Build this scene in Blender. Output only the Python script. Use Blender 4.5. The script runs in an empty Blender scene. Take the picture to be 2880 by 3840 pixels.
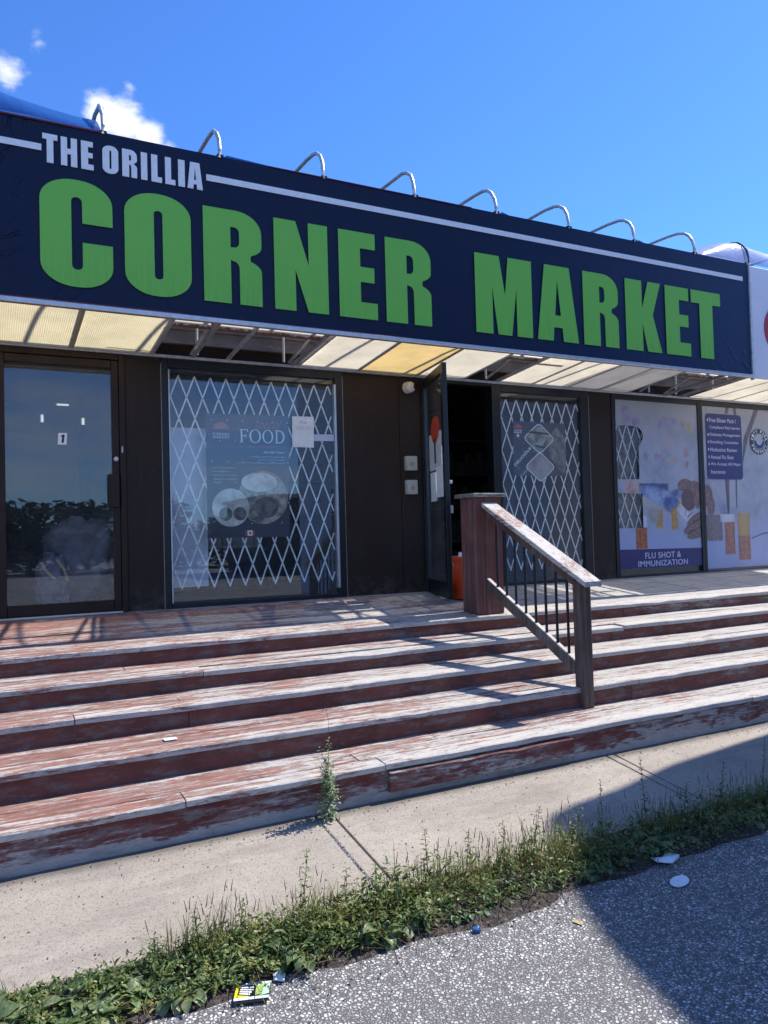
import bpy, bmesh, math, random
from mathutils import Vector, Matrix, noise
random.seed(7)
SC=bpy.context.scene
COL=SC.collection
rad=math.radians
# ------------------------------------------------------------------ camera
yaw,pitch,roll=rad(27.372),rad(1.612),rad(-1.5795)
fwd=Vector((math.sin(yaw)*math.cos(pitch),math.cos(yaw)*math.cos(pitch),math.sin(pitch)))
rgt=Vector((math.cos(yaw),-math.sin(yaw),0)); upv=rgt.cross(fwd)
r2=math.cos(roll)*rgt+math.sin(roll)*upv; u2=-math.sin(roll)*rgt+math.cos(roll)*upv
cam=bpy.data.cameras.new('camera'); camo=bpy.data.objects.new('camera',cam); COL.objects.link(camo)
m=Matrix((r2,u2,-fwd)).transposed().to_4x4(); m.translation=(0,-6.72,0); camo.matrix_world=m
cam.sensor_fit='VERTICAL'; cam.sensor_height=36; cam.sensor_width=27; cam.lens=2883.66/3840*36
cam.clip_end=2000; cam.clip_start=.05
SC.camera=camo
# ------------------------------------------------------------------ light
EL,AZ=rad(51),rad(2.0)            # sun elevation; azimuth from +X towards +Y
sd=Vector((math.cos(EL)*math.cos(AZ),math.cos(EL)*math.sin(AZ),math.sin(EL)))
sun=bpy.data.lights.new('sun','SUN'); sun.energy=4.9; sun.angle=rad(.53); sun.color=(1,.95,.88)
suno=bpy.data.objects.new('sun',sun); COL.objects.link(suno); suno.rotation_euler=sd.to_track_quat('Z','Y').to_euler(); suno.location=(20,2,25)
SC.view_settings.view_transform='Standard'; SC.view_settings.look='None'; SC.view_settings.exposure=.52; SC.view_settings.gamma=1
W=bpy.data.worlds.new('World'); SC.world=W; W.use_nodes=True
def N(nt,t,**k):
    n=nt.nodes.new(t)
    for a,b in k.items():
        if a=='inp':
            for i,v in b.items():
                if hasattr(v,'links') or isinstance(v,bpy.types.NodeSocket): nt.links.new(v,n.inputs[i])
                else: n.inputs[i].default_value=v
        else: setattr(n,a,b)
    return n
def mth(nt,op,a,b=0.0,c=None,clamp=False):
    n=nt.nodes.new('ShaderNodeMath'); n.operation=op; n.use_clamp=clamp
    for i,v in enumerate((a,b,c)):
        if v is None: continue
        if isinstance(v,(int,float)): n.inputs[i].default_value=v
        else: nt.links.new(v,n.inputs[i])
    return n.outputs[0]
nt=W.node_tree; nt.nodes.clear()
sky=N(nt,'ShaderNodeTexSky',sky_type='NISHITA',sun_disc=False,sun_elevation=EL,sun_rotation=math.pi/2-AZ,altitude=300,air_density=1.0,dust_density=.25,ozone_density=3.0)
tint=N(nt,'ShaderNodeMixRGB',blend_type='MULTIPLY',inp={0:1.0,1:sky.outputs[0],2:(.49,.86,1.42,1)})
bg=N(nt,'ShaderNodeBackground',inp={0:tint.outputs[0],1:.122})
tc=N(nt,'ShaderNodeTexCoord'); dirv=tc.outputs['Generated']
blobs=[((.118,.874,.470),.036,1.0),((.140,.874,.464),.044,1.05),((.165,.873,.452),.036,.95),((.190,.872,.440),.028,.70),((.0528,.8543,.5171),.028,.60),((.0240,.8713,.4899),.034,.74),((.1458,.8556,.4967),.016,.46)]
tot=None
for c_,r_,w_ in blobs:
    cc=Vector(c_).normalized()
    d=N(nt,'ShaderNodeVectorMath',operation='DISTANCE',inp={0:dirv,1:tuple(cc)}).outputs['Value']
    v=mth(nt,'MULTIPLY',mth(nt,'SUBTRACT',1.0,mth(nt,'DIVIDE',d,r_),clamp=True),w_)
    tot=v if tot is None else mth(nt,'MAXIMUM',tot,v)
mp=N(nt,'ShaderNodeMapping',inp={0:dirv,3:(1,1,1.6)})
n1=N(nt,'ShaderNodeTexNoise',inp={'Vector':mp.outputs[0],'Scale':26.0,'Detail':7.0,'Roughness':.62}).outputs[0]
front=mth(nt,'ADD',tot,mth(nt,'MULTIPLY',mth(nt,'SUBTRACT',n1,.5),.95))
front=mth(nt,'MULTIPLY',front,mth(nt,'GREATER_THAN',tot,0.001))
n2=N(nt,'ShaderNodeTexNoise',inp={'Vector':mp.outputs[0],'Scale':3.2,'Detail':7.0,'Roughness':.6}).outputs[0]
sep=N(nt,'ShaderNodeSeparateXYZ',inp={0:dirv})
n3=N(nt,'ShaderNodeTexNoise',inp={'Vector':N(nt,'ShaderNodeMapping',inp={0:dirv,3:(1,1,5)}).outputs[0],'Scale':5.0,'Detail':6.0,'Roughness':.6}).outputs[0]
n2=mth(nt,'ADD',mth(nt,'MULTIPLY',n2,.45),mth(nt,'MULTIPLY',n3,.55))
back=mth(nt,'MULTIPLY',mth(nt,'SUBTRACT',n2,.085),mth(nt,'MULTIPLY',sep.outputs[1],-3.0,clamp=True))
dens=N(nt,'ShaderNodeMapRange',interpolation_type='SMOOTHSTEP',inp={0:mth(nt,'MAXIMUM',front,back),1:.30,2:.80,3:0.0,4:1.0}).outputs[0]
bgc=N(nt,'ShaderNodeBackground',inp={0:(.88,.92,1.0,1),1:.86})
mx=N(nt,'ShaderNodeMixShader',inp={0:dens,1:bg.outputs[0],2:bgc.outputs[0]})
ow=N(nt,'ShaderNodeOutputWorld',inp={0:mx.outputs[0]})
# ------------------------------------------------------------------ materials
MAT={}
def newmat(name):
    m=bpy.data.materials.new(name); m.use_nodes=True; nt=m.node_tree; nt.nodes.clear()
    out=nt.nodes.new('ShaderNodeOutputMaterial'); MAT[name]=m; return m,nt,out
def pos(nt,scale=(1,1,1)):
    g=N(nt,'ShaderNodeNewGeometry'); return N(nt,'ShaderNodeMapping',inp={0:g.outputs['Position'],3:scale}).outputs[0]
def noi(nt,vec,scale,detail=4.0,rough=.55,dist=0.0):
    return N(nt,'ShaderNodeTexNoise',inp={'Vector':vec,'Scale':scale,'Detail':detail,'Roughness':rough,'Distortion':dist}).outputs[0]
def ramp(nt,fac,stops,interp='LINEAR'):
    r=N(nt,'ShaderNodeValToRGB',inp={0:fac}); r.color_ramp.interpolation=interp
    e=r.color_ramp.elements
    while len(e)<len(stops): e.new(.5)
    for i,(p,c) in enumerate(stops): e[i].position=p; e[i].color=(*c,1) if len(c)==3 else c
    return r.outputs[0]
def g3(v): return (v,v,v)
def mixc(nt,f,a,b,blend='MIX'):
    return N(nt,'ShaderNodeMixRGB',blend_type=blend,inp={0:f,1:a if not isinstance(a,tuple) else (*a,1)[:4],2:b if not isinstance(b,tuple) else (*b,1)[:4]}).outputs[0]
def bump(nt,h,strength=.3,dist=.01,nrm=None):
    i={0:strength,1:dist,'Height':h}
    if nrm is not None: i['Normal']=nrm
    return N(nt,'ShaderNodeBump',inp=i).outputs[0]
def plain(name,col,rough=.6,var=.12,scale=9.0,metal=0.0,bmp=.15,bscale=60.0,spec=.5,bd=.004,coat=0):
    m,nt,out=newmat(name); v=pos(nt)
    n=noi(nt,v,scale,5); f=N(nt,'ShaderNodeMapRange',inp={0:n,1:.3,2:.7,3:1-var,4:1+var}).outputs[0]
    c=N(nt,'ShaderNodeVectorMath',operation='SCALE',inp={0:col,3:f}).outputs[0]
    b=bump(nt,noi(nt,v,bscale,3),bmp,bd)
    p=N(nt,'ShaderNodeBsdfPrincipled',inp={'Base Color':c,'Roughness':rough,'Metallic':metal,'Normal':b,'Specular IOR Level':spec,'Coat Weight':coat})
    nt.links.new(p.outputs[0],out.inputs[0]); return m
def wood(name,red,grey,wear0,wearx=0.0,rowk=1.0,vertical=False,dark=(.10,.075,.065),axis='X',rough=.8,lowz=None,spd=1.0,amp=1.0,edgew=0):
    """painted wood whose paint has flaked off in streaks along the grain"""
    m,nt,out=newmat(name)
    sc={'X':(.9,9,9),'Z':(10,10,.6),'Y':(10,.6,10)}[axis]
    v=pos(nt,sc); v1=pos(nt)
    ob=N(nt,'ShaderNodeObjectInfo').outputs['Random']
    off=N(nt,'ShaderNodeCombineXYZ',inp={0:mth(nt,'MULTIPLY',ob,31.0),1:mth(nt,'MULTIPLY',ob,17.0),2:0.0}).outputs[0]
    vv=N(nt,'ShaderNodeVectorMath',operation='ADD',inp={0:v,1:off}).outputs[0]
    a=noi(nt,vv,2.6*spd,8,.68,.35); b=noi(nt,vv,11*spd,6,.7,.2); big=noi(nt,v1,1.6,3)
    sp=N(nt,'ShaderNodeSeparateXYZ',inp={0:v1})
    v3=N(nt,'ShaderNodeMapping',inp={0:vv,3:(3.2,1,1)}).outputs[0]; c3=noi(nt,v3,5.0*spd,7,.72,.6)
    w=mth(nt,'ADD',mth(nt,'ADD',mth(nt,'MULTIPLY',a,.46),mth(nt,'MULTIPLY',b,.26)),mth(nt,'MULTIPLY',c3,.28))
    w=mth(nt,'ADD',mth(nt,'MULTIPLY',mth(nt,'SUBTRACT',w,.5),amp),.5)
    w=mth(nt,'ADD',w,mth(nt,'MULTIPLY',mth(nt,'SUBTRACT',big,.5),.30))
    w=mth(nt,'ADD',w,mth(nt,'ADD',mth(nt,'MULTIPLY',sp.outputs[0],wearx),wear0-.5))
    w=mth(nt,'ADD',w,mth(nt,'MULTIPLY',mth(nt,'SUBTRACT',ob,.5),.10))
    if edgew: w=mth(nt,'ADD',w,mth(nt,'MULTIPLY',mth(nt,'MAXIMUM',mth(nt,'MULTIPLY',N(nt,'ShaderNodeSeparateXYZ',inp={0:N(nt,'ShaderNodeNewGeometry').outputs['True Normal']}).outputs[1],-1.0),0.0),edgew))
    if lowz is not None:
        lz=N(nt,'ShaderNodeMapRange',inp={0:mth(nt,'ADD',sp.outputs[2],mth(nt,'MULTIPLY',mth(nt,'SUBTRACT',noi(nt,pos(nt,(1,.2,2.2)),5.0,6,.6,.5),.5),.16)),1:lowz+.085,2:lowz+.02,3:0.0,4:.26}).outputs[0]
        w=mth(nt,'ADD',w,lz)
    bare=N(nt,'ShaderNodeMapRange',inp={0:w,1:.49,2:.53,3:0.0,4:1.0}).outputs[0]
    half=N(nt,'ShaderNodeMapRange',inp={0:w,1:.40,2:.50,3:0.0,4:.45}).outputs[0]
    grain=noi(nt,vv,34*spd,5,.75,.4)
    gcol=ramp(nt,grain,[(.25,tuple(x*.42 for x in grey)),(.45,tuple(x*.8 for x in grey)),(.62,grey)])
    fade=noi(nt,v1,5.0,4)
    rc=ramp(nt,fade,[(.3,tuple(x*.72 for x in red)),(.7,tuple(min(1,x*1.18) for x in red))])
    rc=mixc(nt,half,rc,tuple(.5*x+.5*y for x,y in zip(red,grey)))
    c=mixc(nt,bare,rc,gcol)
    crk=ramp(nt,noi(nt,vv,16*spd,4,.6,.5),[(.30,g3(1)),(.335,g3(0))])
    c=mixc(nt,mth(nt,'MULTIPLY',crk,.85),c,dark)
    ds=ramp(nt,noi(nt,v3,2.2,6,.7),[(.36,g3(.55)),(.5,g3(0))]); c=mixc(nt,ds,c,tuple(.42*x+.04 for x in grey))
    spk=ramp(nt,noi(nt,v1,70,3,.7),[(.66,g3(0)),(.72,g3(1))])
    c=mixc(nt,mth(nt,'MULTIPLY',spk,.35),c,tuple(x*.8 for x in grey))
    h=mth(nt,'ADD',mth(nt,'MULTIPLY',grain,.5),mth(nt,'MULTIPLY',mth(nt,'SUBTRACT',1.0,bare),.5))
    h=mth(nt,'SUBTRACT',h,mth(nt,'MULTIPLY',crk,1.0))
    p=N(nt,'ShaderNodeBsdfPrincipled',inp={'Base Color':c,'Roughness':rough,'Normal':bump(nt,h,.55,.004),'Specular IOR Level':.3})
    nt.links.new(p.outputs[0],out.inputs[0]); return m
RED=(.245,.108,.082); GREY=(.50,.47,.43)
wood('tread_wood',RED,GREY,.445,.030,amp=2.0)
wood('deck_wood',RED,GREY,.440,.032,amp=2.0)
wood('nosing_wood',RED,(.56,.525,.48),.465,.034,amp=1.9,edgew=.085)
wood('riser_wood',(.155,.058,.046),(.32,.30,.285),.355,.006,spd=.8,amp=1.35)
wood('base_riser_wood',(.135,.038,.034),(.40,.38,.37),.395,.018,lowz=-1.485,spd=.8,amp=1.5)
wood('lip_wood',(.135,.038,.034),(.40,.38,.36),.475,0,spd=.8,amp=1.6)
wood('box_wood',(.165,.062,.048),(.36,.32,.29),.30,0,axis='Z',amp=.7)
wood('rail_wood',(.27,.12,.085),(.64,.60,.55),.58,0,axis='Y',spd=1.6)
wood('post_wood',(.11,.065,.048),(.30,.27,.24),.46,0,axis='Z',spd=1.6)
wood('post_cap_wood',(.13,.09,.06),(.40,.39,.33),.52,0,axis='X',spd=1.6)
wood('cladding_wood',(.22,.19,.165),(.40,.36,.33),.44,0,axis='X')
m,nt,out=newmat('brown_paint'); v1=pos(nt); sp=N(nt,'ShaderNodeSeparateXYZ',inp={0:v1})
c=ramp(nt,noi(nt,v1,2.3,5,.6),[(.3,(.026,.0165,.0115)),(.7,(.036,.0235,.0165))])
c=mixc(nt,ramp(nt,noi(nt,pos(nt,(26,1,.9)),1.5,5,.7),[(.55,g3(0)),(.75,g3(.5))]),c,(.055,.045,.038))
dst=mth(nt,'MULTIPLY',N(nt,'ShaderNodeMapRange',inp={0:sp.outputs[2],1:-.35,2:-.60,3:0.0,4:1.0}).outputs[0],ramp(nt,noi(nt,v1,9,6,.7),[(.42,g3(0)),(.65,g3(.55))]))
c=mixc(nt,dst,c,(.13,.11,.095))
c=mixc(nt,ramp(nt,noi(nt,pos(nt,(1,1,.35)),38,4,.7),[(.68,g3(0)),(.73,g3(.5))]),c,(.12,.10,.09))
nt.links.new(N(nt,'ShaderNodeBsdfPrincipled',inp={'Base Color':c,'Roughness':.5,'Normal':bump(nt,mth(nt,'ADD',noi(nt,v1,3.0,3),mth(nt,'MULTIPLY',noi(nt,v1,70,3),.25)),.35,.01),'Specular IOR Level':.22}).outputs[0],out.inputs[0])
plain('dark_brown_paint',(.030,.0155,.0105),.45,.2,6,bmp=.08,spec=.25)
plain('black_frame',(.010,.010,.012),.38,.25,12,bmp=.06,spec=.45)
plain('caulk',(.32,.29,.25),.8,.3,30)
plain('aluminium',(.55,.55,.56),.38,.12,20,metal=.75,bmp=.1)
plain('galvanised',(.60,.59,.56),.42,.2,25,metal=.6,bmp=.15)
plain('grey_steel',(.30,.29,.28),.55,.25,18,metal=.25,bmp=.2)
plain('white_gate',(.92,.94,.92),.45,.2,20,bmp=.1)
plain('white_plastic',(.62,.60,.55),.45,.08,20,bmp=.04)
plain('box_plastic',(.46,.45,.38),.5,.1,20,bmp=.04)
plain('box_disc',(.30,.30,.26),.5,.1,20,bmp=.02)
plain('black_plastic',(.012,.012,.013),.25,.1,20,bmp=.02)
plain('black_metal',(.010,.010,.011),.35,.2,30,metal=.3,bmp=.1)
plain('lettering_white',(.84,.84,.85),.55,.06,40,bmp=.08)
plain('red_trim',(.16,.008,.016),.5,.3,20)
plain('orange_plastic',(.85,.085,.012),.35,.15,7,bmp=.05)
plain('neighbour_white',(.74,.75,.82),.35,.05,3,bmp=.05)
plain('neighbour_crimson',(.42,.012,.045),.35,.08,3,bmp=.05)
plain('truck_paint',(.62,.63,.64),.3,.05,3,bmp=.03)
plain('rubber',(.015,.015,.015),.75,.2,20)
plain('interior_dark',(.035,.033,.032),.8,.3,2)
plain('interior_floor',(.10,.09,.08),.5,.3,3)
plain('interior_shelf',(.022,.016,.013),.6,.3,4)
plain('fabric_bundle',(.15,.15,.18),.85,.35,9,bmp=.4,bscale=14,bd=.02)
plain('tan_cloth',(.55,.36,.24),.8,.3,9)
plain('paper_white',(.84,.85,.84),.6,.08,15)
plain('litter_white',(.75,.78,.82),.6,.1,40)
plain('poster_dark',(.030,.036,.056),.35,.25,4,bmp=.03)
plain('poster_red',(.50,.07,.035),.5,.2,30)
plain('poster_rose',(.45,.17,.14),.5,.2,30)
plain('poster_white',(.85,.88,.88),.5,.15,30)
plain('poster_text',(.62,.64,.66),.5,.15,30)
plain('poster_orange',(.40,.15,.07),.5,.2,30)
plain('plate_rim',(.40,.22,.15),.5,.2,30)
plain('poster_blue',(.030,.030,.150),.4,.12,9,bmp=.03)
plain('poster_blue_text',(.55,.56,.72),.5,.1,30)
plain('dark_green_film',(.030,.042,.034),.45,.4,20)
plain('packet_black',(.015,.017,.015),.25,.2,60)
plain('packet_yellow',(.72,.62,.02),.3,.15,60)
plain('packet_green',(.36,.52,.14),.3,.3,60)
plain('packet_mint',(.50,.78,.55),.3,.2,60)
plain('blue_plastic',(.02,.09,.25),.35,.2,60)
plain('yellow_paint_mark',(.42,.33,.16),.8,.3,60)
plain('tube_white',(.60,.58,.55),.5,.1,20)
# letter green with fine vertical streaks near the foot
m,nt,out=newmat('lettering_green'); v=pos(nt,(60,1,1.2)); sp=N(nt,'ShaderNodeSeparateXYZ',inp={0:pos(nt)})
st=noi(nt,v,2.5,4,.7); low=N(nt,'ShaderNodeMapRange',inp={0:sp.outputs[2],1:2.15,2:1.78,3:0.0,4:1.0}).outputs[0]
f=mth(nt,'MULTIPLY',ramp(nt,st,[(.45,g3(0)),(.62,g3(1))]),low)
c=mixc(nt,mth(nt,'MULTIPLY',f,.5),(.19,.56,.065),(.10,.34,.04))
c=mixc(nt,mth(nt,'MULTIPLY',noi(nt,pos(nt),3.0,3),.35),c,(.16,.49,.07))
p=N(nt,'ShaderNodeBsdfPrincipled',inp={'Base Color':c,'Roughness':.5,'Normal':bump(nt,noi(nt,pos(nt,(160,1,20)),3,3),.15,.003)})
nt.links.new(p.outputs[0],out.inputs[0])
# navy vinyl sign face: wrinkled near both ends
m,nt,out=newmat('sign_vinyl'); v1=pos(nt); sp=N(nt,'ShaderNodeSeparateXYZ',inp={0:v1})
l=N(nt,'ShaderNodeMapRange',inp={0:sp.outputs[0],1:.75,2:.05,3:0.0,4:1.0}).outputs[0]
r=mth(nt,'MULTIPLY',N(nt,'ShaderNodeMapRange',inp={0:sp.outputs[0],1:6.9,2:7.5,3:0.0,4:1.0}).outputs[0],N(nt,'ShaderNodeMapRange',inp={0:sp.outputs[2],1:2.1,2:1.7,3:0.0,4:1.0}).outputs[0])
rot=N(nt,'ShaderNodeMapping',inp={0:v1,2:(0,rad(48),0),3:(1.6,1,6)}).outputs[0]
dd=N(nt,'ShaderNodeVectorMath',operation='DISTANCE',inp={0:v1,1:(-.55,-1.05,2.9)}).outputs['Value']; dd2=N(nt,'ShaderNodeVectorMath',operation='DISTANCE',inp={0:v1,1:(6.3,-1.05,.6)}).outputs['Value']
fr_=mth(nt,'ADD',mth(nt,'MULTIPLY',mth(nt,'MINIMUM',dd,dd2),55.0),mth(nt,'MULTIPLY',noi(nt,v1,2.2,3,.6),22.0))
wr=ramp(nt,mth(nt,'MULTIPLY',mth(nt,'ADD',mth(nt,'SINE',fr_),1.0),.5),[(.72,g3(0)),(.98,g3(1))])
wr=mth(nt,'MULTIPLY',wr,ramp(nt,noi(nt,v1,4.5,3),[(.45,g3(0)),(.62,g3(1))]))
h=mth(nt,'MULTIPLY',wr,mth(nt,'ADD',mth(nt,'MULTIPLY',l,.9),mth(nt,'MULTIPLY',r,.8)))
h=mth(nt,'ADD',h,mth(nt,'MULTIPLY',noi(nt,v1,2.2,3),.5))
streak=noi(nt,pos(nt,(40,1,1.0)),2.0,4,.7)
c=ramp(nt,streak,[(.3,(.0016,.0075,.030)),(.75,(.0035,.0125,.046))])
c=mixc(nt,N(nt,'ShaderNodeMapRange',inp={0:sp.outputs[0],1:3.5,2:7.5,3:0.0,4:.7}).outputs[0],c,(.009,.040,.115))
p=N(nt,'ShaderNodeBsdfPrincipled',inp={'Base Color':c,'Roughness':.42,'Normal':bump(nt,h,.8,.02),'Specular IOR Level':.25})
nt.links.new(p.outputs[0],out.inputs[0])
# translucent corrugated soffit panels
def soff(name,col,rib=1.0):
    m,nt,out=newmat(name); v1=pos(nt); sp=N(nt,'ShaderNodeSeparateXYZ',inp={0:v1})
    w=mth(nt,'SINE',mth(nt,'MULTIPLY',sp.outputs[0],420.0))
    d=noi(nt,v1,7,5,.6); stn=ramp(nt,noi(nt,v1,3.3,5,.65),[(.35,g3(.84)),(.6,g3(1))])
    c=N(nt,'ShaderNodeMixRGB',blend_type='MULTIPLY',inp={0:1.0,1:(*col,1),2:stn}).outputs[0]
    c=mixc(nt,mth(nt,'MULTIPLY',mth(nt,'ADD',mth(nt,'MULTIPLY',w,.5),.5),.30*rib),c,tuple(x*.66 for x in col))
    nn=bump(nt,w,.35*rib,.003)
    a=N(nt,'ShaderNodeBsdfDiffuse',inp={0:c,'Normal':nn}).outputs[0]; b=N(nt,'ShaderNodeBsdfTranslucent',inp={0:c,'Normal':nn}).outputs[0]
    s=N(nt,'ShaderNodeMixShader',inp={0:.68,1:a,2:b}).outputs[0]
    tt=N(nt,'ShaderNodeBsdfTransparent',inp={0:(1,.97,.9,1)}).outputs[0]; s=N(nt,'ShaderNodeMixShader',inp={0:.36,1:s,2:tt}).outputs[0]
    nt.links.new(s,out.inputs[0])
soff('soffit_cream',(.93,.87,.66)); soff('soffit_white',(.93,.89,.80),.6); soff('soffit_yellow',(.93,.76,.42),.15)
def fabric(name,col,tr=.35,gl=.35,clr=.12):
    m,nt,out=newmat(name); v1=pos(nt)
    n_=bump(nt,noi(nt,pos(nt,(1,2.5,2.5)),2.2,4,.55,.6),.5,.05)
    a=N(nt,'ShaderNodeBsdfPrincipled',inp={'Base Color':(*col,1),'Roughness':gl,'Normal':n_}).outputs[0]
    b=N(nt,'ShaderNodeBsdfTranslucent',inp={0:(*col,1),'Normal':n_}).outputs[0]
    s=N(nt,'ShaderNodeMixShader',inp={0:tr,1:a,2:b}).outputs[0]; tt=N(nt,'ShaderNodeBsdfTransparent',inp={0:(.9,.93,1,1)}).outputs[0]
    nt.links.new(N(nt,'ShaderNodeMixShader',inp={0:clr,1:s,2:tt}).outputs[0],out.inputs[0])
fabric('blue_awning_fabric',(.03,.15,.50)); fabric('pale_awning_fabric',(.56,.60,.82),.3,.28,.3)
# glass
m,nt,out=newmat('glass')
ge=N(nt,'ShaderNodeNewGeometry'); cs_=mth(nt,'ABSOLUTE',N(nt,'ShaderNodeVectorMath',operation='DOT_PRODUCT',inp={0:ge.outputs['Incoming'],1:ge.outputs['Normal']}).outputs['Value'])
fr=mth(nt,'ADD',.043,mth(nt,'MULTIPLY',.957,mth(nt,'POWER',mth(nt,'SUBTRACT',1.0,cs_,clamp=True),5.0)))
gl=N(nt,'ShaderNodeBsdfGlossy',inp={0:(.93,.96,1,1),1:.006}).outputs[0]
tr=N(nt,'ShaderNodeBsdfTransparent',inp={0:(.965,.985,.985,1)}).outputs[0]
dirt=N(nt,'ShaderNodeBsdfDiffuse',inp={0:(.5,.53,.56,1)}).outputs[0]
g_=N(nt,'ShaderNodeMixShader',inp={0:mth(nt,'MULTIPLY',fr,1.45,clamp=True),1:tr,2:gl}).outputs[0]
dm=mth(nt,'MULTIPLY',ramp(nt,noi(nt,pos(nt),1.7,6,.65),[(.35,g3(.15)),(.7,g3(1))]),.05)
nt.links.new(N(nt,'ShaderNodeMixShader',inp={0:dm,1:g_,2:dirt}).outputs[0],out.inputs[0])
# rusty pipe
m,nt,out=newmat('rusty_pipe'); v1=pos(nt); sp=N(nt,'ShaderNodeSeparateXYZ',inp={0:v1})
lo=N(nt,'ShaderNodeMapRange',inp={0:sp.outputs[2],1:1.695,2:1.66,3:-.22,4:.22}).outputs[0]
r_=ramp(nt,mth(nt,'ADD',noi(nt,v1,26,6,.7),lo),[(.50,g3(0)),(.58,g3(1))])
c=mixc(nt,r_,(.66,.63,.60),(.16,.07,.04))
nt.links.new(N(nt,'ShaderNodeBsdfPrincipled',inp={'Base Color':c,'Roughness':.6,'Normal':bump(nt,r_,.3,.003)}).outputs[0],out.inputs[0])
# pharmacy poster: pale lilac photo print with soft shelves of bottles
def printmat(name,blobs):
    m,nt,out=newmat(name); v1=pos(nt)
    wv=N(nt,'ShaderNodeTexNoise',inp={'Vector':v1,'Scale':9.0,'Detail':4.0}).outputs[1]
    vv=N(nt,'ShaderNodeVectorMath',operation='ADD',inp={0:v1,1:N(nt,'ShaderNodeVectorMath',operation='SCALE',inp={0:N(nt,'ShaderNodeVectorMath',operation='SUBTRACT',inp={0:wv,1:(.5,.5,.5)}).outputs[0],3:.07}).outputs[0]}).outputs[0]
    sp=N(nt,'ShaderNodeSeparateXYZ',inp={0:v1}); fine=noi(nt,v1,22,5,.7); mid=noi(nt,v1,7,4,.6)
    c=ramp(nt,noi(nt,v1,2.4,5,.6),[(.3,(.24,.27,.38)),(.5,(.37,.40,.51)),(.7,(.49,.48,.52))])
    top=N(nt,'ShaderNodeMapRange',inp={0:sp.outputs[2],1:.9,2:1.5,3:0.0,4:.75}).outputs[0]; c=mixc(nt,top,c,(.36,.35,.33))
    low=N(nt,'ShaderNodeMapRange',inp={0:sp.outputs[2],1:.1,2:-.15,3:0.0,4:.8}).outputs[0]; c=mixc(nt,low,c,(.36,.42,.66))
    for k,cx,cz,rx,rz,an,col,col2,soft in blobs:
        mp=N(nt,'ShaderNodeMapping',vector_type='TEXTURE',inp={0:vv if soft>.12 else v1,1:(cx,0,cz),2:(0,rad(an),0),3:(rx,1,rz)}).outputs[0]
        q=N(nt,'ShaderNodeSeparateXYZ',inp={0:mp}); x_,z_=mth(nt,'ABSOLUTE',q.outputs[0]),mth(nt,'ABSOLUTE',q.outputs[2])
        d=mth(nt,'MAXIMUM',x_,z_) if k=='r' else mth(nt,'SQRT',mth(nt,'ADD',mth(nt,'MULTIPLY',x_,x_),mth(nt,'MULTIPLY',z_,z_)))
        f=N(nt,'ShaderNodeMapRange',interpolation_type='SMOOTHSTEP',inp={0:d,1:1+soft,2:1-soft,3:0.0,4:1.0}).outputs[0]
        cc=mixc(nt,ramp(nt,mid if soft>.2 else fine,[(.38,g3(0)),(.6,g3(1))]),col,col2)
        # bottles and fingers shade across their width
        edge=mth(nt,'MULTIPLY',mth(nt,'POWER',x_ if k=='r' else d,2.5),.35)
        cc=mixc(nt,mth(nt,'MULTIPLY',edge,1.0,clamp=True),cc,tuple(.45*t for t in col)) if soft<.2 else cc
        c=mixc(nt,f,c,cc)
    n_=bump(nt,noi(nt,pos(nt,(2.5,1,.5)),1.6,3,.5,.8),.25,.03)
    nt.links.new(N(nt,'ShaderNodeBsdfPrincipled',inp={'Base Color':c,'Roughness':.38,'Normal':n_}).outputs[0],out.inputs[0])
SK,SK2=(.17,.10,.10),(.31,.21,.20); AM,AM2=(.50,.20,.05),(.34,.06,.045); HO,HO2=(.55,.36,.10),(.42,.22,.07); WH=(.55,.57,.66)
pu=lambda x,z,r=.05:('e',x,z,r,r*1.35,0,(.26,.20,.34),(.36,.32,.45),.5); rd=lambda x,z,r=.035:('e',x,z,r,r*1.4,0,(.42,.20,.20),(.40,.28,.33),.5)
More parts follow.
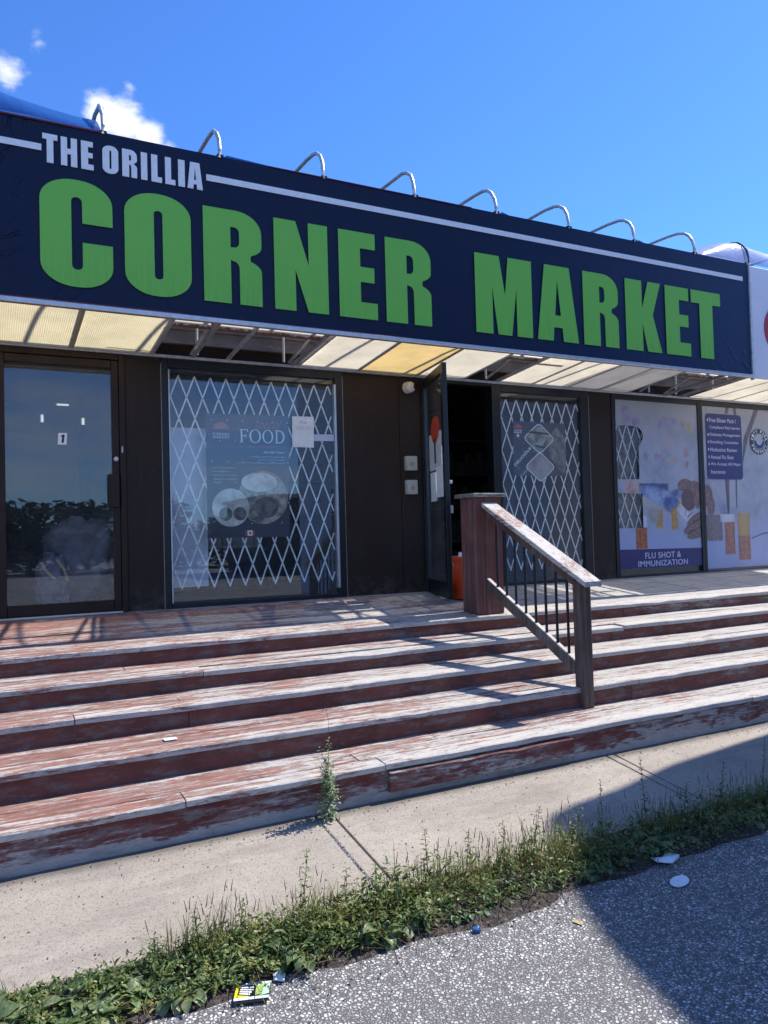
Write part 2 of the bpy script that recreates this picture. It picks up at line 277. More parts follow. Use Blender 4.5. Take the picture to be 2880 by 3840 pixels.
printmat('print_flu',[pu(6.72,1.33,.08),pu(6.88,1.25,.06),pu(7.28,1.24,.04),pu(7.38,1.26,.05),('e',7.52,1.27,.06,.05,0,(.25,.28,.42),(.36,.4,.5),.5),rd(7.66,1.26),('e',7.78,1.21,.06,.07,0,(.40,.33,.20),(.42,.38,.35),.5),pu(7.03,.84,.04),pu(7.20,.84,.035),rd(7.27,.84,.02),('e',7.45,.80,.09,.06,0,(.40,.36,.33),(.42,.40,.42),.5),rd(7.71,.90,.04),rd(7.72,.75,.03),('e',7.4,1.02,.12,.10,0,(.40,.36,.45),(.42,.40,.44),.5),
('r',6.79,.47,.13,.075,0,(.42,.18,.18),(.52,.40,.42),.35),('r',6.85,.31,.2,.08,0,(.42,.44,.38),(.45,.44,.42),.4),
('r',7.14,.47,.24,.045,0,(.05,.08,.17),(.10,.14,.30),.12),('e',7.20,.37,.30,.09,14,(.12,.18,.42),(.34,.42,.62),.25),('e',7.42,.27,.13,.10,0,(.06,.09,.28),(.14,.20,.45),.25),('e',7.58,.40,.22,.05,-3,(.10,.13,.28),(.25,.32,.55),.25),
('r',7.22,.09,.052,.115,0,HO,HO2,.15),('r',7.47,.08,.05,.125,0,HO,HO2,.15),('r',7.53,.21,.04,.09,35,HO,HO2,.18),('r',6.91,-.14,.092,.125,0,AM,AM2,.1),('r',6.975,.06,.04,.07,0,WH,(.6,.6,.68),.12),('e',7.12,.13,.10,.10,0,(.28,.30,.28),(.40,.36,.36),.4),
('e',7.66,.50,.12,.075,-10,SK,SK2,.12),('e',7.84,.44,.13,.11,20,SK,SK2,.12),('e',7.72,.31,.12,.14,-25,(.13,.085,.10),SK,.15),('e',7.88,.34,.07,.13,0,SK,SK2,.15),
('r',7.64,.15,.13,.055,40,WH,(.62,.62,.70),.1),('r',7.66,.16,.006,.05,20,(.1,.1,.16),(.1,.1,.16),.3),('r',7.74,.13,.006,.06,60,(.1,.1,.16),(.1,.1,.16),.3),
('e',7.82,.07,.16,.055,-28,SK,SK2,.1),('e',7.80,-.02,.19,.055,-20,SK,SK2,.1),('e',7.84,-.11,.17,.055,-12,SK,SK2,.1),('e',7.90,.00,.09,.15,0,SK,SK2,.15),('r',7.78,.022,.15,.006,-26,(.05,.04,.05),(.06,.05,.06),.4),('r',7.80,-.065,.15,.006,-18,(.05,.04,.05),(.06,.05,.06),.4)])
printmat('poster_lilac',[('e',8.06,.36,.10,.14,0,SK,SK2,.12),('e',8.12,.22,.07,.12,10,SK,SK2,.12),('r',8.17,-.04,.145,.165,0,(.20,.15,.165),(.27,.22,.24),.06),('e',8.36,.18,.06,.07,0,(.12,.17,.36),(.25,.30,.45),.4),
('r',8.42,.08,.135,.048,0,WH,(.62,.62,.70),.08),('r',8.45,-.18,.092,.205,0,(.36,.11,.08),(.42,.24,.18),.06),('r',8.72,-.02,.115,.16,0,HO,(.44,.32,.20),.08),('r',8.72,-.31,.115,.155,0,(.36,.13,.11),(.42,.24,.17),.08),('e',9.5,-.1,.5,.3,0,(.33,.38,.60),(.36,.40,.60),.5)])
def mottle(name,a,b,scale,rough=.45,soft=False):
    m,nt,out=newmat(name); c=ramp(nt,noi(nt,pos(nt),scale,5,.6,.4),[(.38,a),(.6,b)])
    nt.links.new(N(nt,'ShaderNodeBsdfPrincipled',inp={'Base Color':c,'Roughness':rough}).outputs[0],out.inputs[0])
mottle('plate_food',(.10,.09,.06),(.55,.50,.42),10); mottle('plate_china',(.48,.45,.38),(.78,.75,.68),8); mottle('plate_bowl',(.07,.065,.06),(.20,.19,.18),14)
mottle('photo_sandwich',(.12,.07,.05),(.42,.44,.34),9); mottle('photo_pinkish',(.30,.22,.20),(.46,.40,.37),7); mottle('photo_grill',(.06,.065,.06),(.26,.26,.23),12)
mottle('print_skin',(.15,.105,.12),(.30,.22,.23),11); mottle('print_amber',(.42,.20,.08),(.34,.08,.07),9); mottle('print_honey',(.48,.34,.14),(.42,.26,.12),9); mottle('print_blue',(.05,.09,.26),(.30,.36,.56),13); mottle('print_grey',(.18,.15,.17),(.24,.20,.20),6); mottle('print_soft_purple',(.30,.25,.38),(.40,.38,.50),14); mottle('print_soft_red',(.38,.27,.33),(.43,.36,.44),14)
mottle('print_line',(.12,.10,.13),(.16,.13,.16),8)
# sidewalk concrete
m,nt,out=newmat('concrete'); v1=pos(nt)
big=noi(nt,v1,1.3,5,.6); fine=noi(nt,v1,90,4,.7); mid=noi(nt,v1,14,5,.7)
c=ramp(nt,big,[(.3,(.32,.278,.228)),(.7,(.43,.375,.31))])
c=mixc(nt,ramp(nt,mid,[(.35,g3(.5)),(.55,g3(0))]),c,(.28,.245,.215))
c=mixc(nt,ramp(nt,fine,[(.32,g3(.95)),(.45,g3(0))]),c,(.13,.115,.105))
c=mixc(nt,ramp(nt,noi(nt,pos(nt,(.5,3,1)),1.5,6,.7),[(.36,g3(.45)),(.5,g3(0))]),c,(.20,.175,.155))
c=mixc(nt,ramp(nt,fine,[(.62,g3(0)),(.72,g3(.6))]),c,(.56,.52,.47))
vo=N(nt,'ShaderNodeTexVoronoi',inp={'Vector':v1,'Scale':55.0}).outputs['Distance']
c=mixc(nt,ramp(nt,vo,[(.10,g3(.8)),(.15,g3(0))]),c,(.11,.09,.085))
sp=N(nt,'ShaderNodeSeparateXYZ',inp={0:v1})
foot_dark=N(nt,'ShaderNodeMapRange',inp={0:mth(nt,'ADD',sp.outputs[1],mth(nt,'MULTIPLY',mid,.08)),1:-2.93,2:-2.87,3:0.0,4:.8}).outputs[0]  # slab colour darkens in a band along the foot of the steps
c=mixc(nt,foot_dark,c,(.10,.09,.08))
h=mth(nt,'ADD',mth(nt,'MULTIPLY',fine,.6),mth(nt,'MULTIPLY',mid,.6))
nt.links.new(N(nt,'ShaderNodeBsdfPrincipled',inp={'Base Color':c,'Roughness':.9,'Normal':bump(nt,h,.6,.006),'Specular IOR Level':.2}).outputs[0],out.inputs[0])
# coarse chip-seal asphalt
m,nt,out=newmat('asphalt'); v1=pos(nt,(1,1,1))
warp=N(nt,'ShaderNodeVectorMath',operation='ADD',inp={0:v1,1:N(nt,'ShaderNodeVectorMath',operation='SCALE',inp={0:N(nt,'ShaderNodeTexNoise',inp={'Vector':v1,'Scale':75.0,'Detail':3.0}).outputs[1],3:.018}).outputs[0]}).outputs[0]
vo=N(nt,'ShaderNodeTexVoronoi',inp={'Vector':warp,'Scale':72.0,'Randomness':1.0})
vd=N(nt,'ShaderNodeTexVoronoi',feature='DISTANCE_TO_EDGE',inp={'Vector':warp,'Scale':72.0,'Randomness':1.0})
cs=N(nt,'ShaderNodeSeparateXYZ',inp={0:vo.outputs['Color']})
st=ramp(nt,cs.outputs[0],[(0,(.10,.10,.10)),(.2,(.28,.275,.27)),(.5,(.48,.475,.465)),(.75,(.60,.59,.575)),(1,(.76,.75,.73))])
st=mixc(nt,ramp(nt,cs.outputs[1],[(.85,g3(0)),(.95,g3(.5))]),st,(.30,.20,.14))
edge=ramp(nt,vd.outputs['Distance'],[(.06,g3(0)),(.26,g3(1))])
patch=ramp(nt,noi(nt,pos(nt),1.3,6,.65),[(.38,g3(.4)),(.6,g3(0))])
st=mixc(nt,patch,st,(.28,.275,.27))
st=N(nt,'ShaderNodeMixRGB',blend_type='MULTIPLY',inp={0:1.0,1:st,2:(1.12,1.12,1.12,1)}).outputs[0]
c=mixc(nt,edge,(.125,.118,.112),st)
c=mixc(nt,ramp(nt,noi(nt,pos(nt),.7,5,.6),[(.45,g3(0)),(.7,g3(.35))]),c,(.15,.145,.14))
h=mth(nt,'ADD',mth(nt,'MULTIPLY',edge,.8),mth(nt,'MULTIPLY',cs.outputs[2],.5))
nt.links.new(N(nt,'ShaderNodeBsdfPrincipled',inp={'Base Color':c,'Roughness':.8,'Normal':bump(nt,h,.75,.006),'Specular IOR Level':.3}).outputs[0],out.inputs[0])
m,nt,out=newmat('verge_soil'); v1=pos(nt)
c=ramp(nt,noi(nt,v1,60,6,.75),[(.3,(.012,.009,.008)),(.5,(.038,.029,.024)),(.6,(.10,.08,.065)),(.70,(.30,.27,.24))])
nt.links.new(N(nt,'ShaderNodeBsdfPrincipled',inp={'Base Color':c,'Roughness':.95,'Normal':bump(nt,noi(nt,v1,80,5),.8,.012)}).outputs[0],out.inputs[0])
def leafmat(name,cols,rough=.45,tr=.35):
    m,nt,out=newmat(name); v1=pos(nt)
    r=mth(nt,'ADD',mth(nt,'MULTIPLY',noi(nt,v1,16,3),.55),mth(nt,'ADD',mth(nt,'MULTIPLY',noi(nt,v1,85,3),.45),mth(nt,'MULTIPLY',noi(nt,v1,2.6,2),.30)))
    r=mth(nt,'MULTIPLY',mth(nt,'SUBTRACT',r,.65),1.9); r=mth(nt,'ADD',r,.52)
    n=len(cols); c=ramp(nt,r,[(.3+.45*i/(n-1),q) for i,q in enumerate(cols)])
    a=N(nt,'ShaderNodeBsdfPrincipled',inp={'Base Color':c,'Roughness':rough,'Normal':bump(nt,noi(nt,v1,120,2),.3,.003)}).outputs[0]
    b=N(nt,'ShaderNodeBsdfTranslucent',inp={0:c}).outputs[0]
    nt.links.new(N(nt,'ShaderNodeMixShader',inp={0:tr,1:a,2:b}).outputs[0],out.inputs[0])
leafmat('plantain_leaf',[(.035,.07,.025),(.09,.155,.05),(.17,.235,.10),(.30,.31,.16)])
leafmat('grass_blade',[(.05,.075,.018),(.13,.165,.035),(.26,.25,.07),(.38,.31,.14)])
leafmat('weed_leaf',[(.03,.06,.018),(.085,.14,.035),(.16,.225,.06),(.30,.30,.09)])
leafmat('sage_leaf',[(.16,.24,.12),(.27,.36,.20),(.40,.47,.32)])
leafmat('seed_head',[(.12,.06,.045),(.20,.11,.08),(.26,.18,.11)])
leafmat('dry_leaf',[(.07,.045,.03),(.17,.12,.08),(.32,.27,.20)])
leafmat('tree_leaf',[(.012,.022,.010),(.022,.04,.014),(.035,.055,.02)])
plain('bark',(.08,.06,.045),.9,.3,8,bmp=.5)
# ------------------------------------------------------------------ mesh helpers
class MB:
    def __init__(s): s.v=[]; s.f=[]
    def add(s,vs,fs):
        o=len(s.v); s.v+= [tuple(p) for p in vs]; s.f+=[tuple(i+o for i in f) for f in fs]; return s
    def box(s,x0,x1,y0,y1,z0,z1):
        return s.add([(x,y,z) for z in (z0,z1) for y in (y0,y1) for x in (x0,x1)],[(0,2,3,1),(4,5,7,6),(0,1,5,4),(2,6,7,3),(0,4,6,2),(1,3,7,5)])
    def prism(s,poly,axis,a,b):
        """poly: 2D list; axis the extrusion axis"""
        n=len(poly)
        def P(u,v,w): return {'X':(w,u,v),'Y':(u,w,v),'Z':(u,v,w)}[axis]
        vs=[P(u,v,a) for u,v in poly]+[P(u,v,b) for u,v in poly]
        fs=[tuple(range(n))[::-1],tuple(range(n,2*n))]+[(i,(i+1)%n,n+(i+1)%n,n+i) for i in range(n)]
        return s.add(vs,fs)
    def tube(s,path,r,n=10,close=True,r1=None):
        pts=[Vector(p) for p in path]; rings=[]
        up=Vector((0,0,1))
        for i,p in enumerate(pts):
            t=(pts[min(i+1,len(pts)-1)]-pts[max(i-1,0)]).normalized()
            a=t.cross(up)
            if a.length<.05: a=t.cross(Vector((1,0,0)))
            a.normalize(); b=t.cross(a)
            rr=r if r1 is None else r+(r1-r)*i/(len(pts)-1)
            rings.append([p+(a*math.cos(2*math.pi*k/n)+b*math.sin(2*math.pi*k/n))*rr for k in range(n)])
        vs=[q for R_ in rings for q in R_]; fs=[]
        for i in range(len(rings)-1):
            for k in range(n): fs.append((i*n+k,i*n+(k+1)%n,(i+1)*n+(k+1)%n,(i+1)*n+k))
        if close: fs+= [tuple(range(n))[::-1],tuple((len(rings)-1)*n+k for k in range(n))]
        return s.add(vs,fs)
    def lathe(s,prof,c,n=24,axis='Z'):
        vs=[];fs=[]
        for (r,h) in prof:
            for k in range(n):
                a=2*math.pi*k/n; x,y=r*math.cos(a),r*math.sin(a)
                vs.append((c[0]+x,c[1]+y,c[2]+h) if axis=='Z' else (c[0]+x,c[1]+h,c[2]+y) if axis=='Y' else (c[0]+h,c[1]+x,c[2]+y))
        for i in range(len(prof)-1):
            for k in range(n): fs.append((i*n+k,i*n+(k+1)%n,(i+1)*n+(k+1)%n,(i+1)*n+k))
        fs+=[tuple(range(n))[::-1],tuple((len(prof)-1)*n+k for k in range(n))]
        return s.add(vs,fs)
    def bar(s,p,q,w,h,up=(0,0,1)):
        p,q=Vector(p),Vector(q); t=(q-p).normalized(); a=t.cross(Vector(up)).normalized()*w/2; b=a.cross(t).normalized()*h/2
        return s.add([e+x for e in (p,q) for x in (-a-b,a-b,a+b,-a+b)],[(0,3,2,1),(4,5,6,7),(0,1,5,4),(1,2,6,5),(2,3,7,6),(3,0,4,7)])
    def bevel(s,w,seg=2):
        s.bev=(w,seg); return s
def tag(o,label=None,cat=None,group=None,kind=None):
    if label: o['label']=label
    if cat: o['category']=cat
    if group: o['group']=group
    if kind: o['kind']=kind
    return o
def build(name,mb,mat,parent=None,smooth=False,base=None):
    me=bpy.data.meshes.new(name)
    vs=[Vector(v) for v in mb.v]
    if parent is not None:
        b=Vector((0,0,0)); q=parent
        while q is not None: b+=Vector(q.location); q=q.parent
    elif base is not None: b=Vector(base)
    else:
        b=Vector(((min(v.x for v in vs)+max(v.x for v in vs))/2,(min(v.y for v in vs)+max(v.y for v in vs))/2,min(v.z for v in vs)))
    me.from_pydata([v-b for v in vs],[],mb.f); me.validate()
    bm=bmesh.new(); bm.from_mesh(me); bmesh.ops.recalc_face_normals(bm,faces=bm.faces)
    if hasattr(mb,'bev'): 
        bmesh.ops.bevel(bm,geom=[e for e in bm.edges if len(e.link_faces)==2 and e.calc_face_angle(0)>.5],offset=mb.bev[0],segments=mb.bev[1],affect='EDGES',profile=.5,clamp_overlap=True)
    bm.to_mesh(me); bm.free()
    if smooth:
        for p in me.polygons: p.use_smooth=True
        try: me.set_sharp_from_angle(angle=rad(40))
        except Exception: pass
    me.materials.append(MAT[mat] if isinstance(mat,str) else mat)
    o=bpy.data.objects.new(name,me); COL.objects.link(o)
    if parent is None: o.location=b
    else: o.parent=parent
    return o
def thing(name,label,cat,loc=(0,0,0),group=None,kind=None):
    o=bpy.data.objects.new(name,None); COL.objects.link(o); o.location=loc; o.empty_display_size=.1
    return tag(o,label,cat,group,kind)
def flat(splines,y,th=.002,M=None):
    """2-D outlines with holes -> thin sheet standing on plane Y=y (x->X, y->Z)"""
    cu=bpy.data.curves.new('tmp','CURVE'); cu.dimensions='2D'; cu.fill_mode='BOTH'; cu.extrude=th/2
    for pts in splines:
        s=cu.splines.new('POLY'); s.points.add(len(pts)-1)
        for i,(a,b) in enumerate(pts): s.points[i].co=(a,b,0,1)
        s.use_cyclic_u=True
    return curve_mb(cu,y)
def curve_mb(cu,y,f=None):
    o=bpy.data.objects.new('tmp',cu); COL.objects.link(o)
    bpy.context.view_layer.update()
    me=bpy.data.meshes.new_from_object(o.evaluated_get(bpy.context.evaluated_depsgraph_get()))
    mb=MB(); mb.add([(v.co.x,v.co.y,v.co.z) for v in me.vertices],[tuple(p.vertices) for p in me.polygons])
    if f: mb.v=[f(v) for v in mb.v]
    else: mb.v=[(a,y-c,b) for a,b,c in mb.v]
    bpy.data.objects.remove(o); bpy.data.meshes.remove(me); return mb
def text(t,x0,x1,z0,z1,y,off=0.0,th=.002,shear=0.0,spacing=1.0,rot=None):
    """text fitted into a rectangle on plane Y=y"""
    cu=bpy.data.curves.new('tmp','FONT'); cu.body=t; cu.size=1; cu.offset=off; cu.extrude=.01; cu.shear=shear; cu.space_character=spacing
    mb=curve_mb(cu,0,lambda v:v)
    xs=[v[0] for v in mb.v]; ys=[v[1] for v in mb.v]; a,b,c,d=min(xs),max(xs),min(ys),max(ys)
    o=[]
    for v in mb.v:
        u=x0+(v[0]-a)/(b-a)*(x1-x0); w=z0+(v[1]-c)/(d-c)*(z1-z0)
        if rot:
            cx,cz,an=rot; du,dw=u-cx,w-cz; u=cx+du*math.cos(an)-dw*math.sin(an); w=cz+du*math.sin(an)+dw*math.cos(an)
        o.append((u,y-(v[2]/.01)*th/2,w))
    mb.v=o; return mb
def rect(x0,z0,x1,z1): return [(x0,z0),(x1,z0),(x1,z1),(x0,z1)]
def rrect(x0,z0,x1,z1,rx,rz=None,n=6):
    rz=rx if rz is None else rz; o=[]
    for cx,cz,a0 in ((x1-rx,z1-rz,0),(x0+rx,z1-rz,90),(x0+rx,z0+rz,180),(x1-rx,z0+rz,270)):
        for i in range(n+1):
            a=rad(a0+90*i/n); o.append((cx+rx*math.cos(a),cz+rz*math.sin(a)))
    return o
def ell(cx,cz,rx,rz,n=40,a0=0,a1=360):
    return [(cx+rx*math.cos(rad(a0+(a1-a0)*i/(n if a1-a0>=360 else n-1))),cz+rz*math.sin(rad(a0+(a1-a0)*i/(n if a1-a0>=360 else n-1)))) for i in range(n)]
def arc(cx,cy,rx,ry,a0,a1,n=8): return [(cx+rx*math.cos(rad(a0+(a1-a0)*i/n)),cy+ry*math.sin(rad(a0+(a1-a0)*i/n))) for i in range(n+1)]
def nz(x,s=0.0,k=1.0): return noise.noise(Vector((x*k,s*7.31,s*3.17)))
# ------------------------------------------------------------------ heavy condensed alphabet
def GL(ch):
    if ch=='I': return [[(0,0),(0,1),(1,1),(1,0)]]
    if ch=='L': return [[(0,0),(0,1),(.58,1),(.58,.19),(1,.19),(1,0)]]
    if ch=='E': return [[(0,0),(0,1),(.96,1),(.96,.815),(.56,.815),(.56,.60),(.93,.60),(.93,.425),(.56,.425),(.56,.19),(1,.19),(1,0)]]
    if ch=='H': return [[(0,0),(0,1),(.385,1),(.385,.61),(.615,.61),(.615,1),(1,1),(1,0),(.615,0),(.615,.42),(.385,.42),(.385,0)]]
    if ch=='T': return [[(.28,0),(.28,.81),(0,.81),(0,1),(1,1),(1,.81),(.72,.81),(.72,0)]]
    if ch=='N': return [[(0,0),(0,1),(.40,1),(.635,.52),(.635,1),(1,1),(1,0),(.62,0),(.385,.46),(.385,0)]]
    if ch=='M': return [[(0,0),(0,1),(.42,1),(.515,.50),(.58,1),(1,1),(1,0),(.72,0),(.72,.62),(.62,0),(.38,0),(.29,.62),(.29,0)]]
    if ch=='A': return [[(0,0),(.20,1),(.80,1),(1,0),(.63,0),(.605,.18),(.40,.18),(.375,0)],[(.43,.34),(.50,.82),(.575,.34)]]
    if ch=='K': return [[(0,0),(0,1),(.46,1),(.46,.60),(.645,1),(1,1),(.76,.53),(1,0),(.60,0),(.46,.40),(.46,0)]]
    if ch=='R': return [[(0,0),(0,1)]+arc(.55,.78,.45,.22,90,0)+arc(.62,.64,.38,.12,0,-60,6)+[(.80,.50)]+arc(.62,.36,.38,.13,60,0,6)+[(1,0),(.61,0),(.61,.38)]+arc(.50,.38,.11,.08,0,60,4)+[(.46,.465),(.46,0)],
                        [(.46,.82),(.46,.60)]+arc(.52,.665,.09,.065,-70,0,4)+arc(.52,.76,.09,.06,0,80,4)]
    if ch=='O': return [rrect(0,0,1,1,.47,.21,9),rrect(.435,.165,.565,.835,.06,.035,4)]
    if ch=='C': return [[(1,.60)]+arc(.53,.79,.47,.21,0,90,9)+arc(.47,.79,.47,.21,90,180,9)+arc(.47,.21,.47,.21,180,270,9)+arc(.53,.21,.47,.21,270,360,9)+[(1,.42),(.575,.42),(.575,.21)]+arc(.50,.20,.075,.04,0,-180,6)+[(.425,.80)]+arc(.50,.80,.075,.04,180,0,6)+[(.575,.60)]]
def letters(word,boxes,z0,z1,y,th):
    sp=[]
    for ch,(a,b) in zip(word,boxes):
        for pl in GL(ch): sp.append([(a+u*(b-a),z0+v*(z1-z0)) for u,v in pl])
    return flat(sp,y,th)
# ------------------------------------------------------------------ ground
TG=math.tan(rad(7.3)); 
def zwalk(y): return -1.483+(y+2.896)*TG
ZR=-1.606
def zroad(y):
    if y>-3.66: return zwalk(-3.66)-.012
    return zwalk(-3.66)-.012+(y+3.66)*.06 if y>-4.4 else zwalk(-3.66)-.012-.74*.06-.0+(y+4.4)*.004
g=MB()
xs=[-400,-60,-20,-8]+[-8+.5*i for i in range(1,49)]+[30,90,400]; ys=[-400,-100,-40,-20,-12,-9,-7,-6,-5,-4.4,-4.0,-3.66,-3.4]
vs=[(x,y,zroad(y)+(-.03 if y>-3.5 else 0)) for y in ys for x in xs]; nx=len(xs)
g.add(vs,[(j*nx+i,j*nx+i+1,(j+1)*nx+i+1,(j+1)*nx+i) for j in range(len(ys)-1) for i in range(nx-1)])
tag(build('asphalt',g,'asphalt',smooth=True,base=(0,0,0)),kind='structure')
# land behind and beneath the building
tag(build('ground',MB().add([(-400,-3.4,-1.68),(400,-3.4,-1.68),(400,400,-1.75),(-400,400,-1.75)],[(0,1,2,3)]),'verge_soil',base=(0,0,0)),kind='structure')
# sidewalk slabs
sw=MB()
edges=[-6.6,-4.55,-2.51,-.47,1.525,1.615,3.560,3.625,5.6,7.7,9.8,12]
for a,b in zip(edges,edges[1:]):
    y0,y1=-3.66,-2.80; gp=.006
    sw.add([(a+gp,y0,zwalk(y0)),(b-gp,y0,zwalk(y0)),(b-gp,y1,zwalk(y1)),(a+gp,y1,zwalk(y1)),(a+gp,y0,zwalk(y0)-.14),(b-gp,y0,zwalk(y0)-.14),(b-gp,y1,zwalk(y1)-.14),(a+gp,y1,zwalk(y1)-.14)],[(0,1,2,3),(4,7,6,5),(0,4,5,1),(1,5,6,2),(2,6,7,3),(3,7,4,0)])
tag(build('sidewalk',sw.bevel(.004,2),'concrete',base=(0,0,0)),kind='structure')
# dark soil strip where the weeds root
vb=MB(); n=160; vs=[]
for i in range(n+1):
    x=-2+12*i/n
    ya=-3.67; yb=-4.05+.10*nz(x,1,1.7)+.05*nz(x,2,6); 
    for j in range(5):
        y=ya+(yb-ya)*j/4; vs.append((x,y,zroad(y)+(.030*math.sin(math.pi*(j+.6)/4.7) if j<4 else -.006)+.01*nz(x+y*3,3,9)*(j<4)))
vb.add(vs,[(i*5+j,(i+1)*5+j,(i+1)*5+j+1,i*5+j+1) for i in range(n) for j in range(4)])
tag(build('verge',vb,'verge_soil',smooth=True,base=(0,0,0)),kind='structure')
# ------------------------------------------------------------------ wooden steps
steps=thing('wooden_steps','long flight of worn red painted wooden steps below the shopfront','steps',(3,-2.2,-1.48))
T4_=math.tan(rad(4.4)); T2_=math.tan(rad(2)); Zw=-.592
NOSE=[(-1.437,-.7025),(-1.796,-.8375),(-2.143,-.9735),(-2.514,-1.119),(-2.89,-1.279)]
def board(x0,x1,y0,y1,zf,th,seed,nose=False,amp=.003):
    """board lying along X; y0 front (smaller y), zf(y) top height"""
    mb=MB(); n=max(2,int((x1-x0)/.07)); r=.006 if nose else .003
    vs=[]
    for i in range(n+1):
        x=x0+(x1-x0)*i/n
        dz=amp*1.4*nz(x,seed,1.1)+amp*.5*nz(x,seed+.5,7); dy=(amp*1.6*nz(x,seed+1,5)+amp*1.2*nz(x,seed+2,17)) if nose else amp*.3*nz(x,seed+1,3)
        chip=max(0,nz(x,seed+3,4)-.25)*.03 if nose else 0
        zz0=zf(y0)+dz; zz1=zf(y1)+dz
        vs+=[(x,y0+dy,zz0-th),(x,y0+dy,zz0-r-chip*.6),(x,y0+dy+r+chip,zz0),(x,y1-.002,zz1),(x,y1,zz1-.003),(x,y1,zz1-th)]
    k=6; fs=[tuple(range(k))[::-1],tuple(n*k+j for j in range(k))]
    fs+=[(i*k+j,i*k+(j+1)%k,(i+1)*k+(j+1)%k,(i+1)*k+j) for i in range(n) for j in range(k)]
    return mb.add(vs,fs)
XL,XR=-2.2,13.0
def segs(js): 
    e=[XL]+js+[XR]; return list(zip(e,e[1:]))
# deck: boards run along the front, joint lines where the photo has them
zdeck=lambda y:Zw+y*T4_
sd_=1.0; nb=10; wdt=1.437/nb
for k in range(nb):
    y0=-wdt*(k+1); y1=-wdt*k-.008
    js=[3.26] if k<nb-1 else [3.26,7.4]
    if k==nb-1: js=[3.27,6.9]
    for a,b in segs(js+[8.2+.3*(k%3)] if k<nb-1 else js):
        sd_+=1.37; z0=.0015*random.uniform(-1,1)
        build('deck_board',board(a+.003,b-.003,y0,y1,lambda y,z0=z0:zdeck(y)+z0,.034,sd_,nose=(k==nb-1)),'nosing_wood' if k==nb-1 else 'deck_wood',steps)
TJ={1:([1.98],[1.22,4.82]),2:([.42],[.42,5.2]),3:([.42],[4.25,5.9]),4:([1.25],[.85,1.95,5.0])}
RIS=[]
for k in range(5):
    Yn,Zn=NOSE[k]
    if k>0:
        Yb=NOSE[k-1][0]+.03; zt=lambda y,Yn=Yn,Zn=Zn:Zn+(y-Yn)*T2_
        w=(Yb-Yn)/3
        for r_ in range(3):
            y0=Yn+w*r_; y1=Yn+w*(r_+1)-(.009 if r_<2 else 0)
            js=TJ[k][1] if r_==0 else [v+.6*r_*((-1)**k) for v in TJ[k][0]]+[6.1+.4*r_]
            for a,b in segs(sorted(js)):
                sd_+=1.37; z0=.0025*random.uniform(-1,1)
                if k==1 and r_==0 and a>1 and a<2: z0-=.008
                if k==4 and r_==0 and a>1.9 and a<4: z0+=.006
                build('tread_board',board(a+.003,b-.003,y0,y1,lambda y,z0=z0,zt=zt:zt(y)+z0,.034,sd_,nose=(r_==0),amp=.0038),'nosing_wood' if r_==0 else 'tread_wood',steps)
    yb=Yn+.022; ztop=Zn-.034
    if k<4: zbot=NOSE[k+1][1]+(yb-NOSE[k+1][0])*T2_-.02
    else: zbot=-1.50
    js=[[5.2],[4.7],[1.05,5.25],[4.2],[3.3,6.05]][k]
    for a,b in segs(js):
        sd_+=1.37
        mb=MB().box(a+.002,b-.002,yb,yb+.032,zbot,ztop-.001)
        if k==4: mb=MB().prism([(yb,zbot),(yb+.032,zbot),(yb+.032,ztop-.001),(yb,ztop-.001)],'X',a+.002,b-.002)
        build('riser_board',mb.bevel(.002,1),'base_riser_wood' if k==4 else 'riser_wood',steps)
# proud lip of the lowest riser board where its tread has lifted
build('fascia_lip',board(1.97,3.28,NOSE[4][0]-.014,NOSE[4][0]+.02,lambda y:NOSE[4][1]-.046,.11,77,True,.002),'lip_wood',steps)
# splinter torn off the first tread
build('splinter',MB().bar((.30,-1.800,-.865),(1.20,-1.802,-.851),.010,.006),'nosing_wood',steps)
# ------------------------------------------------------------------ stair railing
rail=thing('stair_railing','short wooden stair railing with boxed post and black balusters','railing',(3.74,-1.9,-1.27))
XP=3.695
bx=build('newel_post',MB().box(3.61,3.88,-1.39,-1.17,zdeck(-1.39)+.002,.281).bevel(.006,2),'box_wood',rail)
build('trim_board',MB().box(3.700,3.872,-1.399,-1.391,zdeck(-1.39)+.004,.279).bevel(.002,1),'box_wood',bx)
build('post_cap',MB().box(3.575,3.915,-1.425,-1.135,.282,.315).bevel(.004,1),'post_cap_wood',bx)
def sl(y,z0,y0,s): return z0+(y-y0)*s
s1=.497
def slop(name,x0,x1,ya,yb,za,th,sk,mat,seed):
    """sloping board: top surface starts za at ya and falls by sk per metre to yb"""
    mb=MB(); n=16; vs=[]
    for i in range(n+1):
        y=ya+(yb-ya)*i/n; z=za+(y-ya)*sk; j=.0025*nz(y,seed,6); j2=.002*nz(y,seed+1,9)
        vs+=[(x0+j,y,z-th),(x1+j2,y,z-th),(x1+j2,y,z-.003),(x1-.004+j2,y,z+j*.4),(x0+.004+j,y,z+j*.4),(x0+j,y,z-.003)]
    k=6; mb.add(vs,[tuple(range(k)),tuple(n*k+q for q in range(k))[::-1]]+[(i*k+q,(i+1)*k+q,(i+1)*k+(q+1)%k,i*k+(q+1)%k) for i in range(n) for q in range(k)])
    return build(name,mb,mat,rail)
slop('handrail',3.668,3.818,-1.402,-2.625,.236,.036,s1,'rail_wood',5)
slop('rail_bearer',3.712,3.752,-1.402,-2.459,.236-.0375,.085,s1,'post_wood',8)
slop('bottom_rail',3.698,3.742,-1.402,-2.459,-.400,.092,.513,'post_wood',11)
slop('rail_strip',3.702,3.738,-1.402,-2.459,-.396,.0035,.513,'rail_wood',12)
fp=MB().box(XP,XP+.09,-2.55,-2.46,-1.262,.236+(-2.505+1.402)*s1-.037-.022)
build('lower_post',fp.bevel(.005,2),'post_wood',rail)
